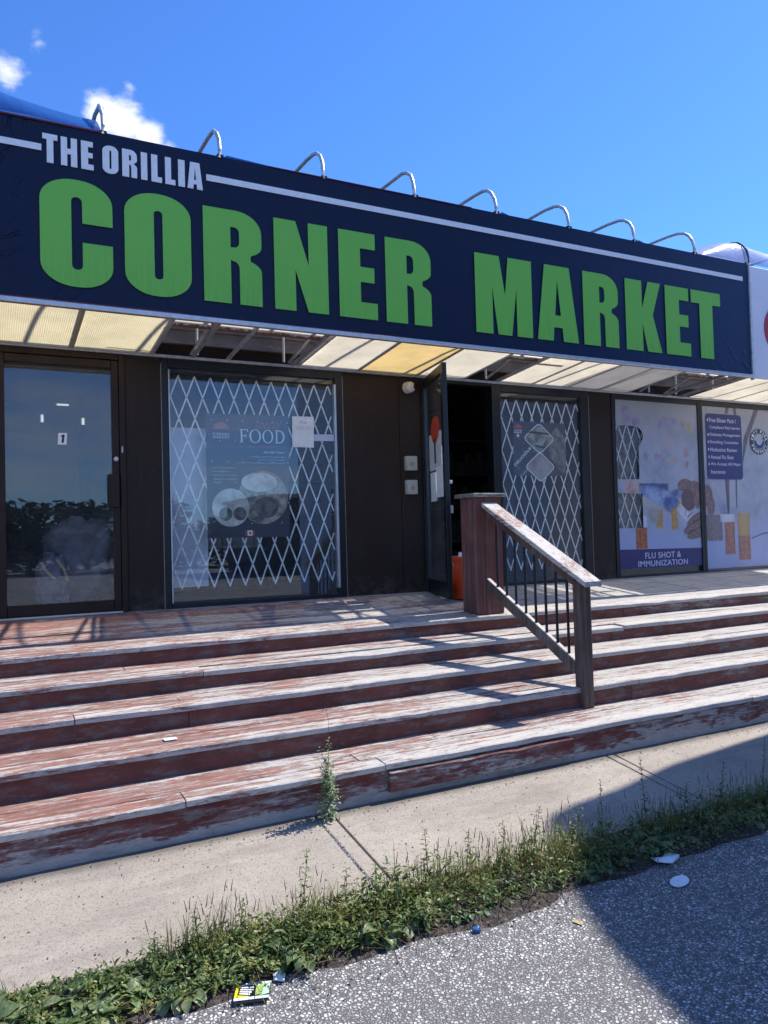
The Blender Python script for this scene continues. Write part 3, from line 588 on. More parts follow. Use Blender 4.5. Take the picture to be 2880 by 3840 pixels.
for i in range(8):
    y=-1.526-.121*i; zt_=.236+(y+1.402)*s1-.12; zb_=-.400+(y+1.402)*.513-.003
    build('baluster',MB().tube([(3.722,y,zb_),(3.722,y,zt_)],.0105,12),'black_metal',rail,smooth=True)
# ------------------------------------------------------------------ building
bld=thing('shop_building','dark brown single storey shop building with glass front and deck','building',(3,0,-.6))
def bb(name,mat,*b,parent=None,bev=.003):
    mb=MB().box(*b)
    if bev: mb.bevel(bev,1)
    return build(name,mb,mat,parent or bld)
ZT=1.575
bb('pier','brown_paint',1.050,1.345,-.012,.2,-.62,ZT)
bb('pier','brown_paint',3.060,3.672,-.010,.2,-.66,ZT)
bb('pier','brown_paint',3.676,3.925,-.014,.2,-.66,ZT)
bb('pier','brown_paint',6.150,6.490,-.012,.2,-.66,ZT)
bb('pier','brown_paint',-2.6,-.02,-.012,.2,-.62,ZT)
bb('pier','brown_paint',11.3,13,-.012,.2,-.62,ZT)
for x in (1.347,3.0565,6.1465): bb('caulk_line','caulk',x-.0025,x+.0025,-.0175,-.0125,-.60,1.52,bev=0)
bb('lintel','dark_brown_paint',-2.6,13,.02,.2,ZT+.002,1.70)
bb('sill_board','dark_brown_paint',-2.6,13,.005,.2,-.80,-.66)
cl=MB()
for i in range(13):
    z=1.705+i*.125; cl.add([(-2.6,-.012,z),(13,-.012,z),(13,.004,z+.121),(-2.6,.004,z+.121),(-2.6,.2,z),(13,.2,z),(13,.2,z+.121),(-2.6,.2,z+.121)],[(0,1,2,3),(4,7,6,5),(0,4,5,1),(3,2,6,7),(0,3,7,4),(1,5,6,2)])
build('upper_cladding',cl,'cladding_wood',bld)
bb('roof','grey_steel',-2.6,13,-.03,9,3.335,3.38)
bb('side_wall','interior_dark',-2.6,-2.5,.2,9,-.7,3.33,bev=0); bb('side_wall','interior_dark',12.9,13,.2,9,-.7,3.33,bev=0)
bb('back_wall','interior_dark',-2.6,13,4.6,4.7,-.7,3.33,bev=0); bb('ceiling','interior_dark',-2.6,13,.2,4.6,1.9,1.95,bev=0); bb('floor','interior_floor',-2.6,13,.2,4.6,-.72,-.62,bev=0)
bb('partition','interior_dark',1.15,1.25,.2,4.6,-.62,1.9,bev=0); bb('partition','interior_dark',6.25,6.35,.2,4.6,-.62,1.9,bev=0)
# door with number
def glass(x0,x1,z0,z1,y,parent): return build('glass',MB().box(x0,x1,y,y+.006,z0,z1),'glass',parent)
d1=thing('glass_door','closed brown framed glass door with number 1 at the far left','door',(.55,0,-.6))
def db(name,mat,*b,p=None): 
    return build(name,MB().box(*b).bevel(.004,1),mat,p or d1)
db('door_frame','dark_brown_paint',-.02,.062,-.03,.12,-.60,ZT); db('door_frame','dark_brown_paint',1.000,1.048,-.03,.12,-.60,ZT); db('door_frame','dark_brown_paint',.064,.998,-.028,.12,1.515,ZT)
db('stile','dark_brown_paint',.066,.138,-.018,.03,-.575,1.51); db('stile','dark_brown_paint',.940,.996,-.018,.03,-.575,1.51)
db('top_rail','dark_brown_paint',.140,.938,-.016,.028,1.445,1.51); db('bottom_rail','dark_brown_paint',.140,.938,-.016,.028,-.575,-.487)
db('threshold','aluminium',.06,1.0,-.06,.06,-.596,-.580)
glass(.138,.940,-.487,1.445,.004,d1)
hd=db('pull_handle','dark_brown_paint',.905,.985,-.065,-.020,.28,.556)
build('lock',MB().lathe([(.019,0),(.019,-.012),(.012,-.016)],(.968,-.018,.683),20,'Y'),'galvanised',d1,smooth=True)
db('strike_plate','aluminium',1.012,1.024,-.036,-.031,.735,.79)
nps=thing('number_plate','small white sticker with black digit 1 on the door glass','sticker',(.555,0,.79))
q=flat([[(.521,.793),(.588,.795),(.594,.890),(.527,.888)]],-.001,.0015); build('card',q,'paper_white',nps)
build('digit',flat([[(.549,.808),(.567,.809),(.5745,.877),(.562,.877),(.545,.864),(.546,.855),(.556,.859)]],-.003,.001),'black_plastic',nps)
# window maker
def window(name,label,x0,x1,z0,z1,fl,fr_,ft,fb,mat='black_frame'):
    w=thing(name,label,'window',((x0+x1)/2,0,z0))
    def f(*b): return build('frame',MB().box(*b).bevel(.004,1),mat,w)
    f(x0,x0+fl,-.022,.09,z0,z1); f(x1-fr_,x1,-.022,.09,z0,z1); f(x0+fl+.001,x1-fr_-.001,-.020,.088,z1-ft,z1); f(x0+fl+.001,x1-fr_-.001,-.020,.088,z0,z0+fb)
    glass(x0+fl,x1-fr_,z0+fb,z1-ft,.012,w); return w
w1=window('shop_window','wide shop window with folding gate between door and dark wall',1.350,3.054,-.605,ZT,.055,.080,.085,.050)
build('side_channel',MB().box(2.964,2.985,-.026,.02,-.50,1.44).bevel(.003,1),'aluminium',w1); build('side_channel',MB().box(1.408,1.420,-.026,.02,-.55,1.47).bevel(.003,1),'aluminium',w1)
build('sill_trim',MB().box(1.36,3.05,-.07,-.022,-.612,-.597).bevel(.002,1),'caulk',w1)
w2=window('shop_window','narrow shop window with folding gate behind the stair railing',4.850,6.142,-.655,ZT,.060,.115,.085,.09)
w3=window('shop_window','pharmacy window left of the mullion with flu shot poster',6.495,7.965,-.625,ZT,.055,.040,.072,.055)
w4=window('shop_window','pharmacy window with blue service list at the right edge',7.967,11.2,-.625,ZT,.045,.06,.072,.04)
# folding gates
def gate(label,x0,x1,n,z0,z1,rows,y,phase=0.0,xlim=None):
    gt=thing('folding_gate',label,'security gate',((x0+x1)/2,y,z0),group='white folding security gates behind the shop windows')
    dx=(x1-x0)/(n-1); hz=(z1-z0)/rows/1.0   # one diamond = hz tall, dx wide
    lo,hi=(x0-dx*.45,x1+dx*.45) if xlim is None else xlim
    A=MB();B=MB()
    m_=(z1-z0)/ (rows*dx)                     # slope
    k=hz/dx*1.0
    L=(z1-z0)
    for i in range(-rows*2,n+rows*2):
        for s_,mb,yy in ((1,A,y),(-1,B,y+.008)):
            xa=x0+i*dx; xb=xa+s_*rows*dx
            # run from top (xa,z1) to bottom (xb,z0)
            pa=[xa,z1]; pb=[xb,z0]
            def clip(p,q):
                (ax,az),(bx_,bz)=p,q
                t0,t1=0.0,1.0; d=bx_-ax
                for lim,sg in ((lo,1),(hi,-1)):
                    a_=(ax-lim)*sg; b_=(bx_-lim)*sg
                    if a_<0 and b_<0: return None
                    if a_<0: t0=max(t0,a_/(a_-b_))
                    elif b_<0: t1=min(t1,a_/(a_-b_))
                if t1-t0<.02: return None
                return (ax+d*t0,az+(bz-az)*t0),(ax+d*t1,az+(bz-az)*t1)
            r_=clip(pa,pb)
            if r_: mb.bar((r_[0][0],yy,r_[0][1]),(r_[1][0],yy,r_[1][1]),.005,.0125,up=(0,1,0)) if False else mb.bar((r_[0][0],yy,r_[0][1]),(r_[1][0],yy,r_[1][1]),.0125,.004,up=(0,1,0))
    build('slats',A,'white_gate',gt); build('slats',B,'white_gate',gt)
    rv=MB()
    for j in range(rows*2+1):
        for i in range(n):
            xx=x0+i*dx+(dx/2 if j%2 else 0); zz=z1-j*hz/2
            if lo<xx<hi: rv.lathe([(.006,0),(.006,-.008)],(xx,y-.001,zz),8,'Y')
    build('rivets',rv,'galvanised',gt)
    return gt
gate('wide white folding gate behind the first shop window',1.505,2.924,11,-.431,1.428,5,.032,xlim=(1.43,2.955))
gate('white folding gate behind the narrow window with the delicious poster',5.019,6.0,8,-.434,1.415,5,.032,xlim=(4.93,6.03))
gate('white folding gate seen through gaps of the flu shot poster',6.56,7.70,9,-.434,1.40,5,.032,xlim=(6.52,7.8))
# open entrance
ent=thing('entrance_door','dark glass entrance door standing open with stickers on its glass','door',(3.96,0,-.62))
A0=Vector((3.965,-.01,0)); A1=Vector((3.722,-.80,0)); dv=(A1-A0).normalized(); nv=Vector((dv.y,-dv.x,0)); LW=(A1-A0).length
def leaf(name,u0,u1,z0,z1,t0,t1,mat,bev=.003,parent=None):
    mb=MB(); P=lambda u,t:A0+dv*u+nv*t
    mb.add([P(u,t)+Vector((0,0,z)) for z in (z0,z1) for t in (t0,t1) for u in (u0,u1)],[(0,2,3,1),(4,5,7,6),(0,1,5,4),(2,6,7,3),(0,4,6,2),(1,3,7,5)])
    if bev: mb.bevel(bev,1)
    return build(name,mb,mat,parent or ent)
leaf('stile',0,.06,-.610,1.548,-.022,.022,'black_frame'); leaf('stile',LW-.07,LW,-.610,1.548,-.022,.022,'black_frame')
leaf('top_rail',.062,LW-.072,1.46,1.546,-.020,.020,'black_frame'); leaf('bottom_rail',.062,LW-.072,-.608,-.46,-.020,.020,'black_frame')
leaf('glass',.061,LW-.071,-.46,1.46,-.003,.003,'glass',0)
leaf('pull_handle',LW-.06,LW-.03,.17,.24,-.055,-.024,'galvanised'); leaf('pull_handle',LW-.06,LW-.03,.44,.47,-.055,-.024,'galvanised')
leaf('lock',LW-.055,LW-.02,.10,.22,.023,.05,'black_plastic')
for b in ((3.928,3.962,-.03,.1,-.655,ZT),(4.795,4.848,-.03,.1,-.655,ZT),(3.964,4.793,-.028,.1,1.535,ZT)): build('door_frame',MB().box(*b).bevel(.004,1),'black_frame',ent)
build('threshold',MB().box(3.93,4.8,-.06,.1,-.606,-.594).bevel(.002,1),'aluminium',ent)
build('closer_arm',MB().bar((4.0,.0,1.50),(3.90,-.28,1.50),.02,.02).bar((3.90,-.28,1.50),(3.86,-.36,1.49),.03,.03),'black_frame',ent)
def lsheet(name,label,parts):
    t=thing(name,label,'sticker',tuple(A0+dv*.5+Vector((0,0,.8))))
    for nm,poly,mat in parts:
        mb=MB(); n=len(poly); vs=[A0+dv*u+nv*(s_)+Vector((0,0,z)) for s_ in (.0055+.001*parts.index((nm,poly,mat)),.0065+.001*parts.index((nm,poly,mat))) for u,z in poly]
        mb.add(vs,[tuple(range(n)),tuple(range(n,2*n))[::-1]]+[(i,(i+1)%n,n+(i+1)%n,n+i) for i in range(n)]); build(nm,mb,mat,t)
lsheet('door_poster','red topped notice poster stuck on the open door glass',[('sheet',rect(.20,.60,.66,.95),'poster_text'),('emblem',ell(.44,.98,.15,.13,24),'poster_red'),('print',rect(.40,.66,.46,.90),'poster_dark')])
lsheet('door_notice','white paper notice under the red poster on the open door',[('sheet',rect(.22,.30,.42,.58),'paper_white'),('sheet',rect(.45,.33,.70,.62),'paper_white')])
# ------------------------------------------------------------------ posters
YP=-.006; YG=.010
def sheet(name,sp,mat,parent,y=YG,th=.0012): return build(name,flat(sp,y,th),mat,parent)
Y1=.006
po=thing('food_poster','dark special food poster with two plates inside the wide window','poster',(2.12,Y1,.0))
PY=.026
sheet('sheet',[[(1.735,.003),(2.505,-.003),(2.517,1.123),(1.737,1.110)]],'poster_dark',po,PY)
sheet('sun_emblem',[[(1.800,.972)]+ell(1.873,.975,.073,.062,14,180,0)],'poster_rose',po,PY-.002)
build('emblem_text',text('CORNER',1.80,1.952,.918,.942,PY-.002,.01,.0008,spacing=1.2),'poster_white',po); build('emblem_text',text('MARKET',1.80,1.952,.890,.912,PY-.002,.01,.0008,spacing=1.2),'poster_white',po)
# FOOD in thin serif capitals
def serifF(x0,x1,z0,z1):
    w=x1-x0; h=z1-z0; s=.16*w
    return [[(x0,z0),(x0+.5*w,z0),(x0+.5*w,z0+.03*h),(x0+.34*w,z0+.05*h),(x0+.34*w,z0+.46*h),(x0+.68*w,z0+.46*h),(x0+.72*w,z0+.36*h),(x0+.78*w,z0+.36*h),(x0+.78*w,z0+.62*h),(x0+.72*w,z0+.62*h),(x0+.68*w,z0+.53*h),(x0+.34*w,z0+.53*h),(x0+.34*w,z0+.93*h),(x0+.86*w,z0+.93*h),(x0+.92*w,z0+.78*h),(x0+w,z0+.78*h),(x0+.96*w,z1),(x0,z1),(x0,z1-.03*h),(x0+.17*w,z1-.05*h),(x0+.17*w,z0+.05*h),(x0,z0+.03*h)]]
def ringO(x0,x1,z0,z1): cx,cz=(x0+x1)/2,(z0+z1)/2; return [ell(cx,cz,(x1-x0)/2,(z1-z0)/2,32),ell(cx,cz,(x1-x0)/2*.72,(z1-z0)/2*.90,32)]
def serifD(x0,x1,z0,z1):
    w=x1-x0;h=z1-z0
    return [[(x0,z0),(x0,z0+.03*h),(x0+.12*w,z0+.05*h),(x0+.12*w,z1-.05*h),(x0,z1-.03*h),(x0,z1),(x0+.5*w,z1)]+arc(x0+.48*w,z0+.5*h,.52*w,.5*h,88,-88,14)+[(x0+.5*w,z0)],[(x0+.26*w,z0+.07*h),(x0+.46*w,z0+.07*h)]+arc(x0+.46*w,z0+.5*h,.38*w,.43*h,-88,88,14)+[(x0+.26*w,z0+.93*h)]]
z0,z1=.862,.982
fd=serifF(2.040,2.125,z0,z1)+ringO(2.135,2.245,z0-.003,z1+.002)+ringO(2.258,2.362,z0-.003,z1+.002)+serifD(2.378,2.472,z0,z1)
sheet('food_word',fd,'poster_white',po,PY-.002)
build('special_word',text('special',2.19,2.45,.965,1.078,PY-.0035,-.012,.0008,shear=.7),'poster_rose',po)
build('text_line',text('HOT & FRESH FOOD READY TO GO',2.032,2.471,.812,.836,PY-.002,.01,.0008),'poster_orange',po)
build('text_line',text('ASK FOR TODAY',2.265,2.473,.765,.785,PY-.002,.01,.0008),'poster_white',po)
for a,b,c,t in ((2.15,2.474,.728,'breakfast sandwiches and coffee'),(2.213,2.474,.699,'soups and hot sides'),(2.023,2.474,.668,'lunch and dinner meals made fresh daily'),(1.797,2.0,.620,'all day breakfast'),(1.797,1.944,.588,'burgers'),(1.797,2.01,.553,'sandwiches and wraps'),(1.797,2.01,.520,'chicken and fries'),(1.80,1.85,.487,'soup')):
    build('text_line',text(t,a,b,c,c+.015,PY-.002,.0,.0008),'poster_text',po)
pl2=sheet('plate',[ell(2.254,.361,.236,.242,48)],'plate_food',po,PY-.002); sheet('rim',[ell(2.254,.361,.238,.244,48,-40,110)+ell(2.262,.361,.222,.228,48,110,-40)],'plate_rim',pl2,PY-.0035)
sheet('food',[ell(2.22,.50,.17,.09,24)],'plate_china',pl2,PY-.0035); sheet('food',[ell(2.28,.27,.115,.10,24)],'plate_bowl',pl2,PY-.0045)
pl1=sheet('plate',[ell(1.949,.271,.170,.171,44)],'plate_china',po,PY-.0055)
for cx in (1.900,2.030): sheet('bowl',[ell(cx,.215,.060,.062,28)],'plate_bowl',pl1,PY-.007)
fl_=sheet('flag_emblem',[rect(2.076,.014,2.164,.064)],'poster_red',po,PY-.002); sheet('flag_centre',[rect(2.097,.014,2.143,.064)],'paper_white',fl_,PY-.0035); sheet('flag_centre',[ell(2.12,.039,.012,.013,6)],'poster_red',fl_,PY-.005)
nt2=thing('window_notice','pale paper notice taped near the top right of the wide window','notice',(2.65,YG,.83))
build('sheet',flat([[(2.540,.830),(2.756,.829),(2.762,1.122),(2.544,1.118)]],.006,.001),'paper_white',nt2); build('text_line',text('WE ARE OPEN',2.575,2.73,.99,1.03,.004,.0,.0008),'poster_text',nt2); build('print',flat([ell(2.65,1.063,.04,.013,16)],.004,.0008),'poster_text',nt2)
build('tape',flat([[(2.760,.893),(2.962,.897),(2.962,.962),(2.760,.955)]],.004,.0008),'poster_blue_text',nt2)
pp=thing('window_blind','pale grey card panel standing behind the gate','panel',(1.59,.2,-.43)); build('card',MB().box(1.40,1.78,.20,.21,-.43,1.00),'neighbour_white',pp)
# delicious poster
p2=thing('delicious_poster','black delicious poster with two diamond food photos','poster',(5.46,.04,.59))
sheet('sheet',[[(5.090,.590),(5.822,.594),(5.829,1.184),(5.102,1.190)]],'poster_dark',p2,PY)
sheet('photo',[[(5.56,.99),(5.70,1.14),(5.826,1.02),(5.822,.62),(5.74,.64),(5.60,.80)]],'photo_grill',p2,PY-.0015)
def dia(cx,cz,w,h,r=.25,n=5):
    pts=[(cx+w,cz),(cx,cz+h),(cx-w,cz),(cx,cz-h)]; o=[]
    for i in range(4):
        a=Vector(pts[i-1]);b=Vector(pts[i]);c_=Vector(pts[(i+1)%4]); p=b+(a-b)*r; q=b+(c_-b)*r
        for k in range(n+1):
            t=k/n; o.append(tuple(p*(1-t)**2+b*2*t*(1-t)+q*t*t))
    return o
sheet('photo_border',[dia(5.455,.69,.215,.175,.2)],'poster_white',p2,PY-.0027); sheet('photo',[dia(5.455,.69,.200,.162,.2)],'photo_pinkish',p2,PY-.0042)
sheet('photo_border',[dia(5.450,1.005,.225,.178,.2)],'poster_white',p2,PY-.0055); sheet('photo',[dia(5.450,1.005,.210,.165,.2)],'photo_sandwich',p2,PY-.0070); sheet('photo_band',[[(5.33,1.085),(5.57,1.07),(5.60,1.05),(5.30,1.06)]],'poster_dark',p2,PY-.0085); sheet('photo_band',[[(5.37,.935),(5.54,.915),(5.51,.89),(5.40,.91)]],'poster_dark',p2,PY-.0085)
sheet('sun_emblem',[[(5.115,1.108)]+ell(5.168,1.108,.055,.050,12,180,0)],'poster_red',p2,PY-.0015)
build('emblem_text',text('CORNER',5.115,5.22,1.078,1.094,PY-.0015,.01,.0008),'poster_white',p2); build('emblem_text',text('MARKET',5.115,5.22,1.056,1.072,PY-.0015,.01,.0008),'poster_white',p2); sheet('dot',[ell(5.163,1.028,.017,.017,12)],'poster_white',p2,PY-.0015)
build('delicious_word',text('DELICIOUS',5.07,5.37,.785,.818,PY-.0015,.03,.0008,spacing=1.1,rot=(5.22,.80,rad(42))),'poster_white',p2)
for dx in (0,.03,.06): build('stripe',flat([[(5.17+dx,.597),(5.178+dx,.597),(5.315+dx,.715),(5.307+dx,.715)]],PY-.0015,.0008),'poster_white' if dx==.03 else 'poster_rose',p2)
# flu shot poster with cut-outs
p3=thing('flu_shot_poster','large pale flu shot and immunization poster showing pill bottles','poster',(7.2,.0,-.49))
out_=[(6.560,-.490),(7.922,-.500),(7.924,1.500),(6.568,1.500),(6.563,1.19),(6.75,1.200)]+arc(6.87,1.08,.12,.11,80,-30,6)+[(6.915,.95),(6.912,.562),(6.562,.560),(6.562,.400),(6.95,.390),(6.947,-.018),(6.562,-.012)]
sheet('sheet',[out_],'print_flu',p3,YP)
q=YP-.0015
sheet('band',[[(6.562,-.490),(7.922,-.500),(7.922,-.284),(6.562,-.264)]],'poster_blue',p3,q)
build('flu_word',text('FLU SHOT &',6.955,7.556,-.385,-.312,q-.0015,.02,.0008,spacing=1.08),'poster_blue_text',p3); build('flu_word',text('IMMUNIZATION',6.840,7.668,-.478,-.408,q-.0015,.02,.0008,spacing=1.08),'poster_blue_text',p3)
fm=thing('green_film','dark green patterned film behind the poster gap','film',(6.7,.16,0)); build('sheet',flat([rect(6.50,-.05,7.1,1.25)],.16,.003),'photo_grill',fm)
p4=thing('pharmacy_poster','pale pharmacy window poster with pill bottles at the right edge','poster',(8.6,0,-.5))
sheet('sheet',[rect(8.014,-.555,11.1,1.500)],'poster_lilac',p4,YP)
for i,(nm,sp,mt) in enumerate([('stroke',[[(8.46,1.5),(8.52,1.5),(8.49,1.42),(8.44,1.42)]],'print_line'),('stroke',[[(8.60,1.5),(8.65,1.5),(8.68,1.15),(8.66,1.15)]],'print_line'),('stroke',[[(9.02,1.5),(9.09,1.5),(8.86,1.1),(8.75,.80),(8.78,1.10)]],'print_line'),('stroke',[[(8.40,.57),(8.47,.57),(8.45,.14),(8.43,.14)]],'print_line'),('stroke',[[(8.60,.57),(8.615,.57),(8.60,.20),(8.59,.20)]],'print_line'),('stroke',[[(8.86,-.20),(9.1,-.14),(9.5,-.12),(9.5,-.105),(9.1,-.125),(8.86,-.185)]],'print_line')]): sheet(nm,sp,mt,p4,q-.0012*(1+i%5))
lp=sheet('service_list',[rrect(8.075,.573,8.735,1.408,.05)],'poster_blue',p4,q-.008)
L_=['Free Blister Pack /','Compliance Pack Service','Diabetes Management','Smoking Cessation','Medication Review','Annual Flu Shot','We Accept All Major','Insurances']
Wd=[.50,.57,.57,.53,.50,.43,.565,.26]
for i,(t,w_) in enumerate(zip(L_,Wd)):
    zc=1.335-.0935*i; build('list_text',text(t,8.135,8.135+w_,zc-.036,zc+.014 if i not in (0,) else zc+.018,q-.0095,.012,.0008),'poster_blue_text',lp)
    if i not in (1,7): build('bullet',flat([ell(8.105,zc-.01,.012,.018,10)],q-.0095,.0008),'poster_blue_text',lp)
bd=sheet('badge',[ell(9.072,1.076,.175,.168,44)],'poster_dark',p4,q-.008)
sheet('badge_centre',[ell(9.072,1.076,.110,.105,40)],'poster_lilac',bd,q-.0095); sheet('badge_crescent',[ell(9.072,1.076,.100,.095,24,170,370)+ell(9.075,1.10,.066,.070,24,350,190)],'poster_blue',bd,q-.0107)
sheet('badge_dot',[ell(9.155,1.12,.018,.018,12)],'poster_dark',bd,q-.0115)
def ringtext(t,cx,cz,rx,rz,a0,a1,h,flip=False):
    al=MB()
    for i,ch in enumerate(t):
        if ch==' ': continue
        a=rad(a0+(a1-a0)*i/(len(t)-1)); x,z=cx+rx*math.cos(a),cz+rz*math.sin(a); an=a-math.pi/2 if not flip else a+math.pi/2
        m_=text(ch,x-h*.32,x+h*.32,z-h/2,z+h/2,q-.0095,.02,.0008,rot=(x,z,an)); al.add(m_.v,m_.f)
    return al
build('badge_text',ringtext('CITY PARK',9.072,1.076,.143,.137,165,15,.045),'poster_white',bd); build('badge_text',ringtext('PHARMACY',9.072,1.076,.143,.137,205,335,.045,True),'poster_white',bd)
# ------------------------------------------------------------------ things on the dark wall
cam_=thing('security_camera','white dome security camera on the dark wall beside the open door','camera',(3.77,-.014,1.45))
build('mount',MB().lathe([(.050,0),(.058,-.012),(.058,-.030),(.048,-.036)],(3.765,-.014,1.455),28,'Y'),'white_plastic',cam_,smooth=True)
sp=MB()
def uvs(mb,c,r,n=20,m_=14):
    vs=[];fs=[]
    for i in range(m_+1):
        t=math.pi*i/m_
        for k in range(n): a=2*math.pi*k/n; vs.append((c[0]+r*math.sin(t)*math.cos(a),c[1]+r*math.sin(t)*math.sin(a),c[2]+r*math.cos(t)))
    for i in range(m_):
        for k in range(n): fs.append((i*n+k,i*n+(k+1)%n,(i+1)*n+(k+1)%n,(i+1)*n+k))
    return mb.add(vs,fs)
bl=build('ball',uvs(sp,(3.765,-.085,1.450),.055),'white_plastic',cam_,smooth=True)
ld=Vector((.62,-.78,.05)).normalized(); lc=Vector((3.765,-.085,1.450))
lm=MB().tube([lc+ld*.035,lc+ld*.058],.026,20); build('lens',lm,'black_plastic',bl,smooth=True)
for i,(x0,x1,z0,z1,lb) in enumerate(((3.712,3.832,.623,.765,'upper cream box with round disc on the dark wall'),(3.712,3.828,.385,.526,'lower cream box with round disc on the dark wall'))):
    t=thing('alarm_box',lb,'wall box',((x0+x1)/2,-.014,z0),group='cream boxes beside the open door')
    build('housing',MB().box(x0,x1,-.075,-.014,z0,z1).bevel(.006,2),'box_plastic',t,smooth=True)
    build('disc',MB().lathe([(.024,0),(.024,-.003),(.018,-.004)],((x0+x1)/2,-.0755,(z0+z1)/2-.01),24,'Y'),'box_disc',t)
tag(build('cable',MB().tube([(3.70,-.02,.625),(3.72,-.022,.605),(3.755,-.024,.598),(3.768,-.024,.58),(3.76,-.024,.55),(3.755,-.022,.527)],.003,6),'black_plastic'),'short black cable linking the two cream boxes','cable')
# orange pail
pail=thing('orange_pail','orange plastic pail on the deck behind the boxed railing post','pail',(4.0,-.62,-.64))
z_=zdeck(-.62)+.018
build('body',MB().lathe([(.125,0),(.130,.01),(.150,.36),(.158,.365),(.158,.39),(.146,.39),(.128,.02),(.01,.015)],(4.0,-.62,z_),36),'orange_plastic',pail,smooth=True)
build('handle',MB().tube([(4.0+.158*math.cos(rad(a)),-.62-.02-.13*math.sin(rad(a))*.3,z_+.36-.13*math.sin(rad(a))) for a in range(0,181,15)],.003,8),'galvanised',pail)
tag(build('paper_scrap',MB().add([(3.90,-.66,z_+.375),(3.94,-.67,z_+.37),(3.95,-.66,z_+.425),(3.92,-.65,z_+.43),(3.90,-.655,z_+.376),(3.94,-.665,z_+.371),(3.95,-.655,z_+.426),(3.92,-.645,z_+.431)],[(0,1,2,3),(4,7,6,5),(0,4,5,1),(1,5,6,2),(2,6,7,3),(3,7,4,0)]),'paper_white'),'white paper scrap sticking out of the orange pail','paper')
# ------------------------------------------------------------------ inside the shop
b_=MB(); n=64; mm=48; vs=[]
for i in range(mm+1):
    t=math.pi*i/mm
    for k in range(n):
        a=2*math.pi*k/n; p=Vector((math.sin(t)*math.cos(a),math.sin(t)*math.sin(a),math.cos(t))); e=.62
        p=Vector([math.copysign(abs(c)**e,c) for c in p])
        d=1+.16*noise.noise(p*2.1)-.16*abs(noise.noise(Vector((p.x*2,p.y*2,p.z*5))))-.10*abs(noise.noise(Vector((p.x*4+3,p.y*4,p.z*11))))+.03*noise.noise(p*13)
        vs.append((.74+p.x*.30*d,.62+p.y*.28*d,-.17+p.z*.38*d))
b_.add(vs,[(i*n+k,i*n+(k+1)%n,(i+1)*n+(k+1)%n,(i+1)*n+k) for i in range(mm) for k in range(n)])
bu=thing('cloth_bundle','large slumped grey cloth bundle behind the numbered glass door','bundle',(.74,.6,-.62)); build('cloth',b_,'fabric_bundle',bu,smooth=True)
b2=MB(); vs=[]
for i in range(mm+1):
    t=math.pi*i/mm
    for k in range(n):
        a=2*math.pi*k/n; p=Vector((math.sin(t)*math.cos(a),math.sin(t)*math.sin(a),math.cos(t))); d=1.1+.3*noise.noise(p*2.7+Vector((4,4,4)))-.25*abs(noise.noise(Vector((p.x*5,p.y*5,p.z*4))))
        vs.append((.50+p.x*.15*d,.36+p.y*.12*d,-.36+p.z*.24*d))
b2.add(vs,[(i*n+k,i*n+(k+1)%n,(i+1)*n+(k+1)%n,(i+1)*n+k) for i in range(mm) for k in range(n)])
build('loose_cloth',b2,'fabric_bundle',bu,smooth=True)
build('strap',MB().tube([(.40,.235,-.16),(.44,.215,-.24),(.50,.205,-.30)],.014,8).tube([(.52,.22,-.14),(.57,.21,-.22),(.60,.215,-.32)],.012,8),'tan_cloth',bu,smooth=True)
m,nt,out=newmat('lamp_glow'); nt.links.new(N(nt,'ShaderNodeEmission',inp={0:(.85,.93,1,1),1:.55}).outputs[0],out.inputs[0])
for i,(x,z,w,h,lb) in enumerate(((.775,1.537,.06,.008,'small lit ceiling light glowing above the number plate'),(.562,1.375,.011,.040,'small lit light left of the number plate glow'),(.985,1.36,.011,.036,'small lit light right of the number plate glow'))):
    t=thing('ceiling_light',lb,'light',(x,2.5,z)); build('housing',MB().box(x-w-.01,x+w+.01,2.52,2.56,z-h,z+h+.01),'white_plastic',t); build('tube',MB().box(x-w,x+w,2.50,2.519,z-h,z+h),'lamp_glow',t)
def shelf(x,y,w,lb):
    s_=thing('shelf_unit',lb,'shelf',(x,y,-.62),group='dark shelves inside the shops')
    for zz in (-.6,-.15,.3,.75,1.2): build('shelf',MB().box(x-w/2,x+w/2,y,y+.35,zz,zz+.03),'interior_shelf',s_)
    for xx in (x-w/2,x+w/2-.03): build('side_panel',MB().box(xx,xx+.03,y,y+.35,-.62,1.3),'interior_shelf',s_)
    cols=['poster_text','tan_cloth','poster_blue','photo_grill','interior_shelf']
    for zz in (-.6,-.15,.3,.75):
        mb=MB(); x0=x-w/2+.05
        while x0<x+w/2-.12:
            ww=random.uniform(.05,.13); mb.box(x0,x0+ww,y+.03,y+.2,zz+.031,zz+.03+random.uniform(.12,.32)); x0+=ww+.012
        build('stock',mb,random.choice(cols) if x<4 else 'interior_shelf',s_)
shelf(2.2,2.0,1.6,'shelf of stock inside behind the wide window'); shelf(5.6,1.9,1.3,'shelf of stock inside behind the narrow window'); shelf(4.3,3.2,1.4,'shelf of stock deep inside the open doorway')
